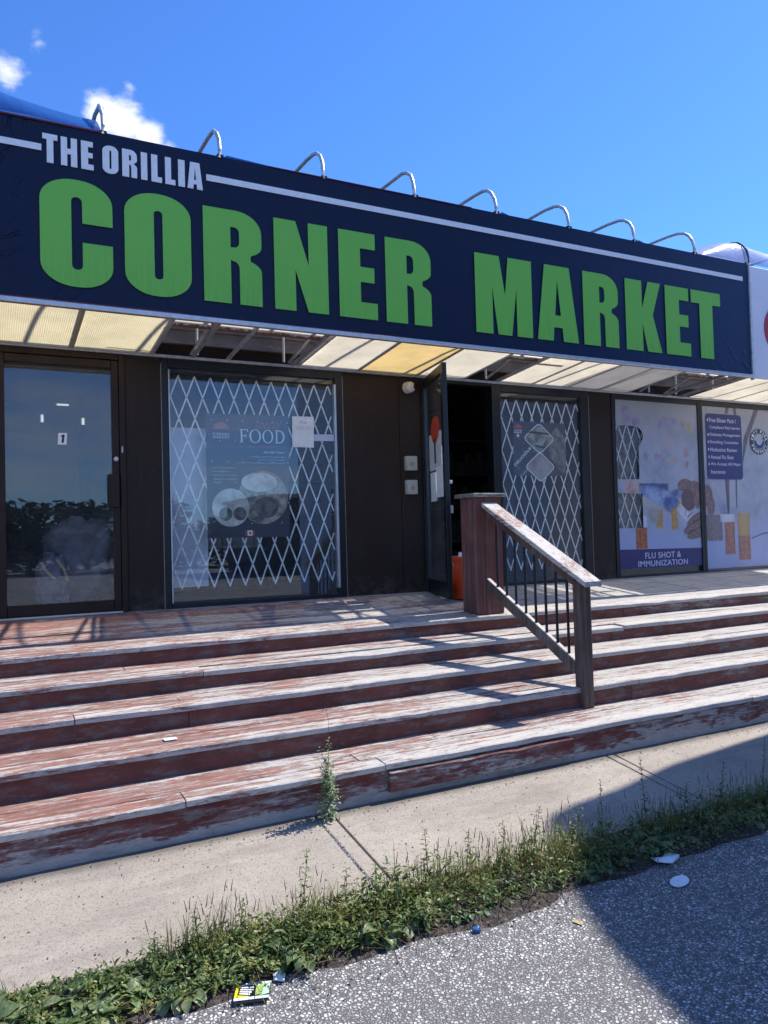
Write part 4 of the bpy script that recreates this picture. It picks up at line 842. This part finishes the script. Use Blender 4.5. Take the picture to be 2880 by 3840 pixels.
# ------------------------------------------------------------------ sign board
YS=-1.05
sg=thing('shop_sign','long navy shop sign with big green and white lettering','sign',(3.8,YS,1.65))
fb=MB(); nxs=90; vs=[]
for i in range(nxs+1):
    x=-1.6+9.2*i/nxs
    for j in range(9):
        z=1.655+(2.905-1.655)*j/8; vs.append((x,YS+.004*nz(x+z,5,2.0),z))
fb.add(vs,[(i*9+j,(i+1)*9+j,(i+1)*9+j+1,i*9+j+1) for i in range(nxs) for j in range(8)])
build('sign_face',fb,'sign_vinyl',sg,smooth=True)
build('backing',MB().box(-1.6,7.60,YS+.02,YS+.035,1.66,2.90),'grey_steel',sg)
LB=[(.348,.822),(.903,1.377),(1.469,1.922),(2.025,2.480),(2.578,2.925),(3.008,3.450)]
LB2=[(3.912,4.545),(4.602,5.098),(5.169,5.620),(5.722,6.212),(6.280,6.636),(6.662,7.112)]
z0,z1=1.780,2.500
hs=MB()
for ch,(a,b) in list(zip('CORNER',LB))+list(zip('MARKET',LB2)):
    e=.024 if ch in 'CO' else 0
    hh=letters(ch,[(a,b)],z0-e*.4,z1+e,YS-.009,.005); build('green_letter',hh,'lettering_green',sg)
SB=[('T',.372,.468),('H',.489,.594),('E',.620,.702),('O',.762,.869),('R',.896,.998),('I',1.026,1.070),('L',1.099,1.174),('L',1.198,1.271),('I',1.293,1.341),('A',1.360,1.474)]
for ch,a,b in SB: build('white_letter',letters(ch,[(a,b)],2.614,2.814,YS-.008,.006),'lettering_white',sg)
build('white_stripe',MB().box(-1.6,.365,YS-.009,YS-.0055,2.690,2.735),'lettering_white',sg); build('white_stripe',MB().box(1.503,7.50,YS-.009,YS-.0055,2.697,2.744),'lettering_white',sg)
build('bottom_trim',MB().box(-1.6,7.585,YS-.030,YS+.02,1.618,1.654).bevel(.004,1),'aluminium',sg)
build('end_trim',MB().box(7.598,7.622,YS-.02,YS+.02,1.60,2.915).bevel(.004,1),'galvanised',sg)
rt=MB()
for a,b,w in ((-1.6,1.3,.010),(1.3,2.3,.004),(2.3,3.2,.008),(3.2,3.9,.004)): rt.box(a,b,YS-.010,YS-.004,1.656,1.657+w)
build('red_edge',rt,'red_trim',sg)
build('red_edge',MB().box(-1.6,.75,YS-.010,YS-.004,2.895,2.906),'red_trim',sg); build('red_edge',MB().box(2.0,3.9,YS-.010,YS-.004,2.899,2.905),'red_trim',sg)
# ------------------------------------------------------------------ awning frame
aw=thing('awning','open metal awning frame with torn cover and translucent soffit panels','awning',(3.5,-.5,1.58))
PR=[(-1.047,2.895),(-1.047,2.96),(-1.030,3.04),(-.985,3.115),(-.92,3.165),(-.84,3.192),(-.70,3.205),(-.45,3.215),(-.015,3.22)]
for x in (-.948,-.091,.766,1.61,2.467,3.32,4.178,5.03,5.89,6.757,7.585):
    build('hoop',MB().tube([(x+.012*nz(x,i*.1,3),y,z) for i,(y,z) in enumerate(PR)],.0155,10),'galvanised',aw,smooth=True)
    build('foot_bracket',MB().box(x-.02,x+.03,YS-.008,YS+.03,2.897,2.918),'black_frame',aw)
zs=lambda y:1.578-y*math.tan(rad(5))
def srib(x,mat='grey_steel',w=.022,h=.03,y0=-.01,y1=-1.03): build('rib',MB().bar((x,y0,zs(y0)+.012),(x,y1,zs(y1)+.012),w,h),mat,aw)
for x in (-.66,0,.640,1.275,1.625,1.932,2.545,2.60,3.218,3.868,4.425,4.86,5.30,5.80,6.25,6.72,7.35,7.63): srib(x,'galvanised' if x in (1.275,1.932,2.6,4.86) else 'grey_steel')
build('wall_channel',MB().box(-2.2,12.5,-.045,-.013,1.566,1.590).bevel(.003,1),'galvanised',aw)
build('front_rail',MB().box(-2.2,7.62,YS+.036,YS+.066,zs(-1.0)-.012,zs(-1.0)+.02).bevel(.003,1),'grey_steel',aw)
def panel(x0,x1,mat,y0=-.05,y1=-1.01):
    mb=MB(); a,b=zs(y0)-.006,zs(y1)-.006
    mb.add([(x0,y0,a),(x1,y0,a),(x1,y1,b),(x0,y1,b),(x0,y0,a+.003),(x1,y0,a+.003),(x1,y1,b+.003),(x0,y1,b+.003)],[(0,1,2,3),(4,7,6,5),(0,4,5,1),(1,5,6,2),(2,6,7,3),(3,7,4,0)])
    return build('soffit_panel',mb,mat,aw)
panel(-2.1,-.005,'soffit_cream'); panel(0,.632,'soffit_cream'); panel(.636,1.26,'soffit_cream')
panel(2.61,3.21,'soffit_white'); panel(3.225,3.86,'soffit_yellow'); panel(3.875,4.415,'soffit_white')
panel(4.87,5.79,'soffit_white'); panel(5.80,6.71,'soffit_white')
for x0,x1 in ((7.72,8.5),(8.51,9.4),(9.41,10.4)): panel(x0,x1,'soffit_white')
for x in (8.505,9.405,10.405): srib(x)
for x0,x1 in ((1.29,1.60),(1.64,2.58),(4.44,5.2),(6.75,7.6)): build('conduit',MB().tube([(x0,-.718,1.683),(x1,-.718,1.683)],.026,14),'rusty_pipe',aw,smooth=True)
for x in (1.64,2.43,4.66,7.0,7.45,8.1): build('strut',MB().tube([(x,-.12,1.59),(x,-.12,2.5)],.011,8),'tube_white',aw,smooth=True)
for x,s_ in ((1.60,.3),(2.50,.35),(4.70,.3),(6.9,.35),(7.3,.3)): build('brace',MB().bar((x,-.07,1.60),(x+s_*.4,-.98,1.95),.03,.012),'grey_steel',aw)
build('top_rail',MB().bar((-2,-.05,3.215),(7.6,-.05,3.215),.025,.025),'grey_steel',aw)
# ragged fabric, left end
def cover(name,xa,xb,mat,fn,nx_=40,ny=14,parent=aw):
    mb=MB(); vs=[]; P=[Vector((0,y,z)) for y,z in PR]
    def at(t):
        t=t*(len(P)-1); i=min(int(t),len(P)-2); return P[i].lerp(P[i+1],t-i)
    for i in range(nx_+1):
        u=i/nx_; x=xa+(xb-xa)*u
        for j in range(ny+1):
            v=j/ny; p=at(v); dx,dy,dz=fn(u,v,x); vs.append((x+dx,p.y+dy,p.z+.017+dz))
    k=ny+1; mb.add(vs,[(i*k+j,(i+1)*k+j,(i+1)*k+j+1,i*k+j+1) for i in range(nx_) for j in range(ny)])
    return build(name,mb,mat,parent,smooth=True)
def fl(u,v,x):
    sag=.10*math.sin(math.pi*min(1,max(0,(x+.09)/.857)))**1.0*math.sin(math.pi*v) if x>-.09 else .03*math.sin(math.pi*((x+.948)/.857)%math.pi)*math.sin(math.pi*v)
    end=max(0,(x-.25)/.52); drop=(end**1.6)*.155*math.sin(math.pi*min(1,v*1.15))
    return (0,-.012*(1-v),-sag*.95-drop+.012*nz(x*2+v*2,8,2.2))
cover('cover_fabric',-1.8,.752,'blue_awning_fabric',fl)
def fr2(u,v,x):
    d=(1-u)**1.7*.27*math.sin(math.pi*min(.5,v*.8+.001)/1.0) if True else 0
    return (0,.0,-d+.015*nz(x*3+v*3,9,2.0)*u)
cover('cover_fabric',6.80,7.60,'pale_awning_fabric',fr2)
build('fabric_strip',MB().add([(.772,-1.05,2.92),(.80,-1.04,2.915),(.80,-.93,3.16),(.775,-.92,3.165),(.772,-1.045,2.92),(.80,-1.035,2.915),(.80,-.925,3.16),(.775,-.915,3.165)],[(0,1,2,3),(4,7,6,5),(0,4,5,1),(1,5,6,2),(2,6,7,3),(3,7,4,0)]),'lettering_white',aw)
for xa,xb in ((2.0-.36,2.3),(4.22,4.36),(5.93,6.06)):
    build('fabric_remnant',MB().prism([(xa,2.905),(xb,2.903),(xa+.03,2.928)],'Y',YS+.01,YS+.016),'blue_awning_fabric',aw)
# neighbour's sign and awning
ns=thing('neighbour_sign','white sign panel with crimson disc at the right edge','sign',(9.2,YS,1.62))
build('panel',MB().box(7.640,11.5,YS-.004,YS+.03,1.625,2.885).bevel(.003,1),'neighbour_white',ns)
build('disc',flat([ell(8.40,2.20,.57,.40,48)],YS-.008,.003),'neighbour_crimson',ns)
na=thing('neighbour_awning','pale blue fabric awning over the white sign','awning',(9.2,-.5,2.9))
def fr3(u,v,x): return (0,0,-.05*math.sin(math.pi*min(1,(x-7.62)/1.2))*math.sin(math.pi*v)+.008*nz(x*2+v*2,10,2))
cover('cover_fabric',7.625,8.35,'pale_awning_fabric',fr3,parent=na)
for x in (8.5,9.4,10.3,11.4): build('hoop',MB().tube([(x,y,z) for y,z in PR],.0145,10),'galvanised',na,smooth=True)
build('piping',MB().tube([(7.61,y-.012,z+.02) for y,z in PR],.012,8),'blue_plastic',na,smooth=True)
# ------------------------------------------------------------------ litter
def litter(name,label,cat,poly,z,mat,th=.002,crump=.004,y0=None):
    mb=MB(); n=len(poly); c=(sum(p[0] for p in poly)/n,sum(p[1] for p in poly)/n)
    vs=[]; 
    for h in (0,th):
        vs+=[(x,y,zroad(y)+z+h+random.uniform(0,crump)) for x,y in poly]+[(c[0],c[1],zroad(c[1])+z+h+crump*.8)]
    k=n+1; fs=[(i,(i+1)%n,n) for i in range(n)]+[(k+(i+1)%n,k+i,k+n) for i in range(n)]+[(i,k+i,k+(i+1)%n,(i+1)%n) for i in range(n)]
    return tag(build(name,mb.add(vs,fs),mat),label,cat)
pk=thing('snack_packet','crumpled black yellow and green packet beside the weeds','packet',(.81,-4.02,-1.64))
c0,cx_,cy_=Vector((.735,-4.065)),Vector((.116,-.038)),Vector((.052,.112))
def pkq(nm,u0,v0,u1,v1,mat,h):
    pts=[c0+cx_*u+cy_*v for u,v in ((u0,v0),(u1,v0),(u1,v1),(u0,v1))]
    z=lambda p:zroad(p.y)+.010+h+.004*math.sin(p.x*60)
    build(nm,MB().add([(p.x,p.y,z(p)) for p in pts]+[(p.x,p.y,z(p)-.0015) for p in pts],[(0,1,2,3),(4,7,6,5),(0,4,5,1),(1,5,6,2),(2,6,7,3),(3,7,4,0)]),mat,pk)
pkq('wrapper',0,0,1,1,'packet_black',0); pkq('band',0,.10,1,.20,'litter_white',.002); pkq('band',.12,.80,1,.90,'litter_white',.002); pkq('edge',0,.22,.08,.80,'packet_yellow',.002); pkq('band',.10,.22,.52,.30,'packet_yellow',.002)
pkq('print',.62,.28,.98,.76,'packet_mint',.002); pkq('print',.58,.32,.80,.70,'packet_green',.0035)
for v0 in (.36,.46,.56,.66): pkq('print',.13,v0,.50,v0+.05,'paper_white',.002)
litter('lid','white oval lid lying flat on the shaded asphalt','lid',[(2.78+.058*math.cos(rad(a))+.02*math.sin(rad(a)),-4.17+.040*math.sin(rad(a))) for a in range(0,360,24)],.006,'litter_white',.002,.003)
litter('paper_scrap','crumpled pale paper at the edge of the shaded weeds','paper',[(2.80,-4.02),(2.87,-4.05),(2.96,-4.01),(2.92,-3.96),(2.87,-3.985),(2.82,-3.96)],.008,'litter_white',.002,.02)
litter('paper_scrap','torn white paper scrap beside the snack packet','paper',[(.905,-4.00),(.935,-4.03),(.955,-3.99),(.945,-3.965),(.915,-3.965)],.008,'litter_white',.002,.01)
litter('bottle_cap','small blue plastic cap on the sunlit asphalt','cap',[(1.742+.017*math.cos(rad(a)),-4.072+.017*math.sin(rad(a))) for a in range(0,360,30)],.004,'blue_plastic',.010,.004)
litter('paint_fleck','thin yellow paint flecks on the asphalt near the shadow edge','paint mark',[(2.13,-4.20),(2.145,-4.235),(2.165,-4.225),(2.15,-4.185)],.0035,'yellow_paint_mark',.001,.001)
zt3=lambda y:NOSE[3][1]+(y-NOSE[3][0])*T2_
ch=c=None
tag(build('paint_chip',MB().box(.86,.93,-2.36,-2.31,zt3(-2.33)+.004,zt3(-2.33)+.007),'litter_white'),'white paper chip lying on a red tread','paper')
deb=MB()
for i in range(900):
    x=random.uniform(-.5,5.5); y=random.choice([random.uniform(-3.64,-2.93),random.uniform(-3.0,-2.9),random.uniform(-3.66,-3.5)]); s=random.uniform(.002,.006); z=zwalk(y)+s*.4; a=random.uniform(0,3.14)
    p=[(math.cos(a)*s,math.sin(a)*s),(-math.sin(a)*s*.7,math.cos(a)*s*.7)]
    deb.add([(x+p[0][0],y+p[0][1],z),(x+p[1][0],y+p[1][1],z),(x-p[0][0],y-p[0][1],z),(x-p[1][0],y-p[1][1],z),(x,y,z+s*.8)],[(0,1,4),(1,2,4),(2,3,4),(3,0,4)])
for i in range(5200):
    x=random.uniform(-.6,6.5); y=-3.72-abs(random.gauss(0,.17)); s=random.uniform(.003,.010); z=zroad(y)+.012+s*.3; a=random.uniform(0,3.14)
    p=[(math.cos(a)*s,math.sin(a)*s),(-math.sin(a)*s*.6,math.cos(a)*s*.6)]
    deb.add([(x+p[0][0],y+p[0][1],z),(x+p[1][0],y+p[1][1],z),(x-p[0][0],y-p[0][1],z),(x-p[1][0],y-p[1][1],z),(x,y,z+s*.6)],[(0,1,4),(1,2,4),(2,3,4),(3,0,4)])
tag(build('leaf_litter',deb,'dry_leaf'),'tiny dry leaf bits scattered over sidewalk and verge','litter',kind='stuff')
cr=MB()
for i in range(420):
    y=random.uniform(-3.60,-2.92); x=1.525+random.gauss(0,.006); s=random.uniform(.004,.011); z=zwalk(y)-.004
    uvs(cr,(x,y,z),s*.6,5,3)
tag(build('joint_pebbles',cr,'asphalt'),'pebbles packed in the cracked sidewalk joint','pebbles',kind='stuff')
# ------------------------------------------------------------------ vegetation
def blade(mb,p,h,w,lean,az,droop=.5,n=4):
    d=Vector((math.cos(az),math.sin(az),0)); s_=Vector((-d.y,d.x,0)); vs=[]
    for i in range(n+1):
        t=i/n; q=Vector(p)+d*(lean*t+droop*lean*t*t)+Vector((0,0,h*(t-.25*droop*t*t)))
        ww=w*(1-t**1.5)*.5+.0004; vs+=[q-s_*ww,q+s_*ww]
    mb.add(vs,[(2*i,2*i+1,2*i+3,2*i+2) for i in range(n)])
def leafp(mb,p,L,w,az,el,curl=.6,n=5,pet=.25,fold=.25):
    """broad leaf with petiole, folded along its midrib"""
    d=Vector((math.cos(az),math.sin(az),0)); s_=Vector((-d.y,d.x,0)); up=Vector((0,0,1)); q=Vector(p); vs=[]; e=el
    tw=random.uniform(-.25,.25)
    for i in range(n+1):
        t=i/n
        ww=w*.5*(max(0,math.sin(math.pi*min(.97,max(0,(t-pet)/(1-pet)))**.9))**.65*.98+.04)
        nr=(up*math.cos(e)-d*math.sin(e)); sv=(s_*math.cos(tw)+nr*math.sin(tw))
        wv=.10*w*math.sin(t*9+az*3)
        vs+=[q-sv*ww+nr*(fold*ww+wv),q.copy(),q+sv*ww+nr*(fold*ww-wv)]
        q=q+(d*math.cos(e)+up*math.sin(e))*(L/n); e-=curl/n*1.6
    mb.add(vs,[f for i in range(n) for f in ((3*i,3*i+1,3*i+4,3*i+3),(3*i+1,3*i+2,3*i+5,3*i+4))])
def zv(x,y): return zroad(y)+.02 if y<-3.67 else zwalk(y)
def width(x): return 1.0
gr=MB(); lv=MB(); sh=MB()
rnd=random.Random(11)
def yroot(): return -3.72-abs(rnd.gauss(0,.11))
for i in range(8500):
    x=rnd.uniform(-.7,6.8); y=yroot(); 
    if y<-4.0: y=-3.75-rnd.random()*.18
    if nz(x,21,2.2)+.35<rnd.random()*.75-.25: continue
    h=rnd.uniform(.03,.12)*(1.1+1.3*nz(x,22,2.6))*(.40 if x<.35 else .40+.55*min(1,(x-.35)/.9)); blade(gr,(x,y,zv(x,y)-.01),h,rnd.uniform(.002,.0048),rnd.uniform(.02,.11),rnd.uniform(0,6.28),rnd.uniform(.3,1.6))
cc_=[(rnd.uniform(.5,6.5),rnd.uniform(.02,.09),rnd.uniform(.7,1.25)) for _ in range(46)]+[(2.32,.09,1.35),(2.22,.07,1.3),(1.62,.06,1.2),(1.75,.06,1.1)]
for i in range(1500):
    c_=cc_[rnd.randrange(50)]; x=rnd.gauss(c_[0],c_[1]); y=-3.71-abs(rnd.gauss(0,.07))
    h=rnd.uniform(.09,.20)*c_[2]; az=rnd.uniform(0,6.28); ln=rnd.uniform(.0,.10); blade(gr,(x,y,zv(x,y)-.01),h,.0042,ln,az,.4,5)
    if rnd.random()<.16:
        t=Vector((x+math.cos(az)*ln*1.35,y+math.sin(az)*ln*1.35,zv(x,y)+h*.86)); sh.tube([t,t+Vector((math.cos(az)*.004,math.sin(az)*.004,.02)),t+Vector((math.cos(az)*.01,0,.045))],.0022,5,r1=.001)
for i in range(11000):
    x=rnd.uniform(-.7,6.8) if i%3 else rnd.uniform(-.6,1.6); y=-3.69-rnd.random()*.30; hh=(.080+.10*max(0,nz(x,31,2.3)+.25))*(.30 if x<.4 else .30+.65*min(1,(x-.4)/1.0)); z=zv(x,y)+rnd.random()**1.3*hh*(1 if y>-3.9 else .6)
    leafp(lv,(x,y,z),rnd.uniform(.014,.048),rnd.uniform(.007,.020),rnd.uniform(0,6.28),rnd.uniform(-.5,1.0),.5,2,.1)
for i in range(700):
    x=rnd.uniform(-.4,6.5); y=-3.70-rnd.random()*.3; blade(sh,(x,y,zv(x,y)-.005),rnd.uniform(.01,.10),.003,rnd.uniform(.02,.12),rnd.uniform(0,6.28),rnd.uniform(.5,2.0))
tag(build('weed_grass',gr,'grass_blade'),'tangled grass blades growing along the kerb','grass',kind='stuff')
tag(build('ground_weeds',lv,'weed_leaf'),'low leafy weeds matted along the kerb','weeds',kind='stuff')
tag(build('grass_seed_heads',sh,'seed_head'),'brown grass seed heads above the kerb weeds','grass',kind='stuff')
# plantain rosettes (a few meshes, copied)
def rosette(n,L,seed):
    r=random.Random(seed); mb=MB(); st=random.getstate(); random.seed(seed)
    for i in range(n):
        az=2*math.pi*i/n+r.uniform(-.35,.35); el=r.uniform(.15,1.05)
        leafp(mb,(math.cos(az)*.008,math.sin(az)*.008,0),L*r.uniform(.65,1.1),L*r.uniform(.36,.5),az,el,r.uniform(.7,1.7),7,.22,.3)
    random.setstate(st); return mb
protos=[]
for k in range(5):
    me=rosette(8+k,.078+.011*k,50+k)
    protos.append(me)
pm=[]
for k,mb in enumerate(protos):
    me=bpy.data.meshes.new('plantain_leaves'); me.from_pydata(mb.v,[],mb.f); me.materials.append(MAT['plantain_leaf'])
    for p in me.polygons: p.use_smooth=True
    pm.append(me)
cnt=0
for i in range(150):
    x=-.45+i*.036+rnd.uniform(-.04,.04)
    if x>1.9 and rnd.random()<.5: continue
    y=-3.86-rnd.random()*.11 if i%3 else -3.80-rnd.random()*.06
    if .66<x<.98 and y<-3.88: continue
    o=bpy.data.objects.new('plantain',pm[rnd.randrange(5)]); COL.objects.link(o); o.location=(x,y,zroad(y)+.018); s_=rnd.uniform(.7,1.2)*(.95 if x<1.3 else .9); o.scale=(s_,s_,s_*rnd.uniform(.8,1.1)); o.rotation_euler=(rnd.uniform(-.15,.35),rnd.uniform(-.2,.2),rnd.uniform(0,6.28))
    tag(o,'broad leaved green plantain rooted between sidewalk and asphalt','plant','broad leaved plantains along the kerb')
# upright weeds
def upweed(mb,p,h,seed,nl=26,L=.04,w=.010,spread=.9,br=0):
    r=random.Random(seed); st=random.getstate(); random.seed(seed); p=Vector(p); pts=[p]; d=Vector((r.uniform(-.12,.12),r.uniform(-.12,.12),1))
    for i in range(6): pts.append(pts[-1]+d*h/6); d+=Vector((r.uniform(-.06,.06),r.uniform(-.06,.06),0))
    mb['s'].tube(pts,.0022,5,r1=.001)
    for i in range(nl):
        t=(i+1)/nl; k=min(5,int(t*6)); q=pts[k].lerp(pts[k+1],t*6-k) if k<6 and t<1 else pts[-1]
        leafp(mb['l'],q,L*(1.15-.7*t),w*(1.1-.5*t),i*2.4+r.uniform(-.4,.4),r.uniform(.1,.9),r.uniform(.3,1.1),3,.08)
    random.setstate(st)
    return pts
ups=[(.30,-3.82,.10),(.52,-3.79,.15),(.70,-3.77,.19),(.86,-3.72,.16),(1.13,-3.71,.29),(1.30,-3.75,.20),(1.46,-3.74,.17),(1.72,-3.73,.27),(1.95,-3.74,.22),(2.12,-3.75,.24),(2.30,-3.72,.26),(2.55,-3.74,.22),(2.75,-3.72,.30),(3.05,-3.73,.38),(3.3,-3.74,.22),(3.6,-3.72,.26),(3.95,-3.73,.34),(4.3,-3.74,.24),(.10,-3.86,.08),(2.02,-3.9,.15)]
upl=['short leafy weed near the left end of the kerb','leafy weed left of the tall seedling by the kerb','forked leafy weed before the long sidewalk slab','reddish stunted weed along the kerb','tall narrow weed with drooping leaves at the kerb','leafy weed between plantains near the crack','small weed at the cracked sidewalk joint','tall weed right of the cracked joint','bright leafy weed amid the grass clump','leafy weed left of the shadow tip','seedling weed just before the shadow tip','weed at the edge of the rounded shadow','weed standing inside the shadow near its tip','tallest spindly weed against the shaded sidewalk','short weed deep in the shaded verge','shaded weed near the second joint','tall shaded weed near the right edge','last shaded weed at the right edge','low weed at the left corner','low weed at the road side of the clump']
for i,((x,y,h),lb) in enumerate(zip(ups,upl)):
    mb={'s':MB(),'l':MB()}; upweed(mb,(x,y,zv(x,y)-.01),h,100+i,int(18+h*50),.045 if h<.3 else .03,.013)
    t=thing('upright_weed',lb,'weed',(x,y,zv(x,y)),group='upright weeds in the verge'); build('stem',mb['s'],'seed_head',t); build('leaves',mb['l'],'weed_leaf',t)
# the lone branching plant at the foot of the steps
tw=thing('tall_weed','tall pale green weed growing from the sidewalk joint at the steps','weed',(1.575,-2.945,-1.49))
mb={'s':MB(),'l':MB()}; base=Vector((1.575,-2.945,-1.485)); r=random.Random(5)
main=upweed(mb,base,.42,300,64,.044,.013)
for i in range(34):
    t=r.uniform(.06,.75); q=main[min(5,int(t*6))]; az=r.uniform(0,6.28); L=r.uniform(.06,.16)*(1-t*.4); d=Vector((math.cos(az)*.8,math.sin(az)*.5,.85)).normalized()
    pts=[q,q+d*L*.5,q+d*L+Vector((0,0,.01))]; mb['s'].tube(pts,.0014,5,r1=.0007)
    for k in range(12):
        u=k/12; p=pts[0].lerp(pts[2],u); leafp(mb['l'],p,r.uniform(.018,.040),r.uniform(.006,.012),r.uniform(0,6.28),r.uniform(-.3,.9),.5,2,.05)
for i in range(60):
    az=r.uniform(0,6.28); leafp(mb['l'],base+Vector((r.gauss(0,.02),r.gauss(0,.012)-.012,abs(r.gauss(0,.04)))),r.uniform(.02,.045),.012,az,r.uniform(-.1,.9),.6,3,.08)
mb['s'].tube([main[-1],main[-1]+Vector((.004,0,.09)),main[-1]+Vector((-.012,0,.17))],.0010,5)
for i in range(12):
    q=main[-1]+Vector((-.012+r.gauss(0,.012),r.gauss(0,.006),.165+r.gauss(0,.01))); uvs(mb['s'],q,.0028,5,3)
for nm,q0,q1 in (('l',(.02,0,.28),(.13,-.01,.31)),('l',(0,0,.30),(-.08,0,.33))):
    a,b=base+Vector(q0),base+Vector(q1); mb['s'].tube([a,(a+b)/2+Vector((0,0,.012)),b],.0011,5)
    for k in range(8): leafp(mb['l'],a.lerp(b,.3+.7*k/8),.02,.006,r.uniform(0,6.28),.4,.4,2,.05)
build('stem',mb['s'],'seed_head',tw); build('leaves',mb['l'],'sage_leaf',tw)
# ------------------------------------------------------------------ made-up wing right of the view, its outline shaped to cast the big shadow
WX=8.0; prof=[(-2.94,-1.70)]
for Y,Xs in ((-3.045,4.94),(-3.084,4.525),(-3.16,3.807),(-3.284,3.238),(-3.334,2.854),(-3.384,2.68),(-3.44,2.61),(-3.53,2.56),(-3.66,2.48),(-3.85,2.37),(-4.10,2.24),(-4.42,2.135),(-4.92,2.0),(-5.6,1.86),(-6.5,1.75),(-8,1.7)):
    prof.append((Y+(WX-Xs)*.0349,(-1.56 if Y>-3.66 else -1.63)+(WX-Xs)*math.tan(EL)))
prof+=[(-14,prof[-1][1]),(-14,-1.70)]
nb_=thing('shadow_wing','unseen made-up wing right of the steps shaped to cast the big shadow','building',(9.5,-8,-1.62))
build('wall',MB().prism(prof,'X',WX,WX+4),'neighbour_white',nb_)
for y in (-5.6,-8.6,-11.6):
    w_=build('window',MB().box(WX-.03,WX+.02,y,y+1.4,-.4,1.2).bevel(.01,1),'black_frame',nb_); build('pane',MB().box(WX-.034,WX-.031,y+.08,y+1.32,-.32,1.12),'black_plastic',w_)
# ------------------------------------------------------------------ trees across the lot (behind the viewer, seen mirrored in the glass)
def treeproto(seed,h,rw):
    r=random.Random(seed); tr_=MB(); cr_=MB()
    tr_.tube([(0,0,-.3),(.1,0,h*.3),(0,.1,h*.7)],.22,8,r1=.08)
    cl_=[(r.gauss(0,rw*.5),r.gauss(0,rw*.4),r.uniform(h*.25,h*.95),r.uniform(.7,1.5)) for _ in range(16)]
    for i in range(2300):
        c_=cl_[r.randrange(16)]; d=Vector((r.gauss(0,1),r.gauss(0,1),r.gauss(0,1))).normalized()*c_[3]*r.random()**.4; p=Vector(c_[:3])+d; a=Vector((r.gauss(0,1),r.gauss(0,1),r.gauss(0,1))).normalized()*r.uniform(.12,.28); b=a.cross(Vector((r.gauss(0,1),r.gauss(0,1),r.gauss(0,1)))).normalized()*.14
        cr_.add([p-a,p+b,p+a,p-b],[(0,1,2,3)])
    return tr_,cr_
tp=[]
for k,(h,w_) in enumerate(((4.6,2.2),(5.6,2.6),(3.9,2.6))):
    a,b=treeproto(70+k,h,w_); ms=[]
    for mb,nm,mt in ((a,'trunk','bark'),(b,'crown','tree_leaf')):
        me=bpy.data.meshes.new(nm); me.from_pydata(mb.v,[],mb.f); me.materials.append(MAT[mt]); ms.append(me)
    tp.append(ms)
rt_=random.Random(3)
for i in range(30):
    x=-18+i*3.3+rt_.uniform(-.8,.8); y=-44+rt_.uniform(-4,4)
    t=thing('tree','dense green tree in the row across the parking lot','tree',(x,y,zroad(y)),group='trees across the parking lot'); k=rt_.randrange(3); s_=rt_.uniform(.8,1.1); t.scale=(s_*1.5,s_*1.5,s_*.72); t.rotation_euler=(0,0,rt_.uniform(0,6))
    for me in tp[k]:
        o=bpy.data.objects.new(me.name.split('.')[0],me); COL.objects.link(o); o.parent=t

# low dark building beyond the lot to the right, seen mirrored in the shop glass
hb=thing('far_building','low dark brick building across the lot mirrored in the windows','building',(22,-27,zroad(-25)))
build('wall',MB().box(11,22,-32,-25,-1.7,1.7),'interior_dark',hb); build('wall',MB().prism([(22,-1.7),(40,-1.7),(40,1.2),(25.5,6.2),(22,6.6)],'Y',-34,-25),'interior_dark',hb)
build('roof',MB().box(10.8,22.1,-32.2,-24.8,1.70,1.85),'grey_steel',hb)
for x in (12.5,15.5,18.5): build('window',MB().box(x,x+1.6,-24.99,-24.95,-.4,.8),'black_plastic',hb)
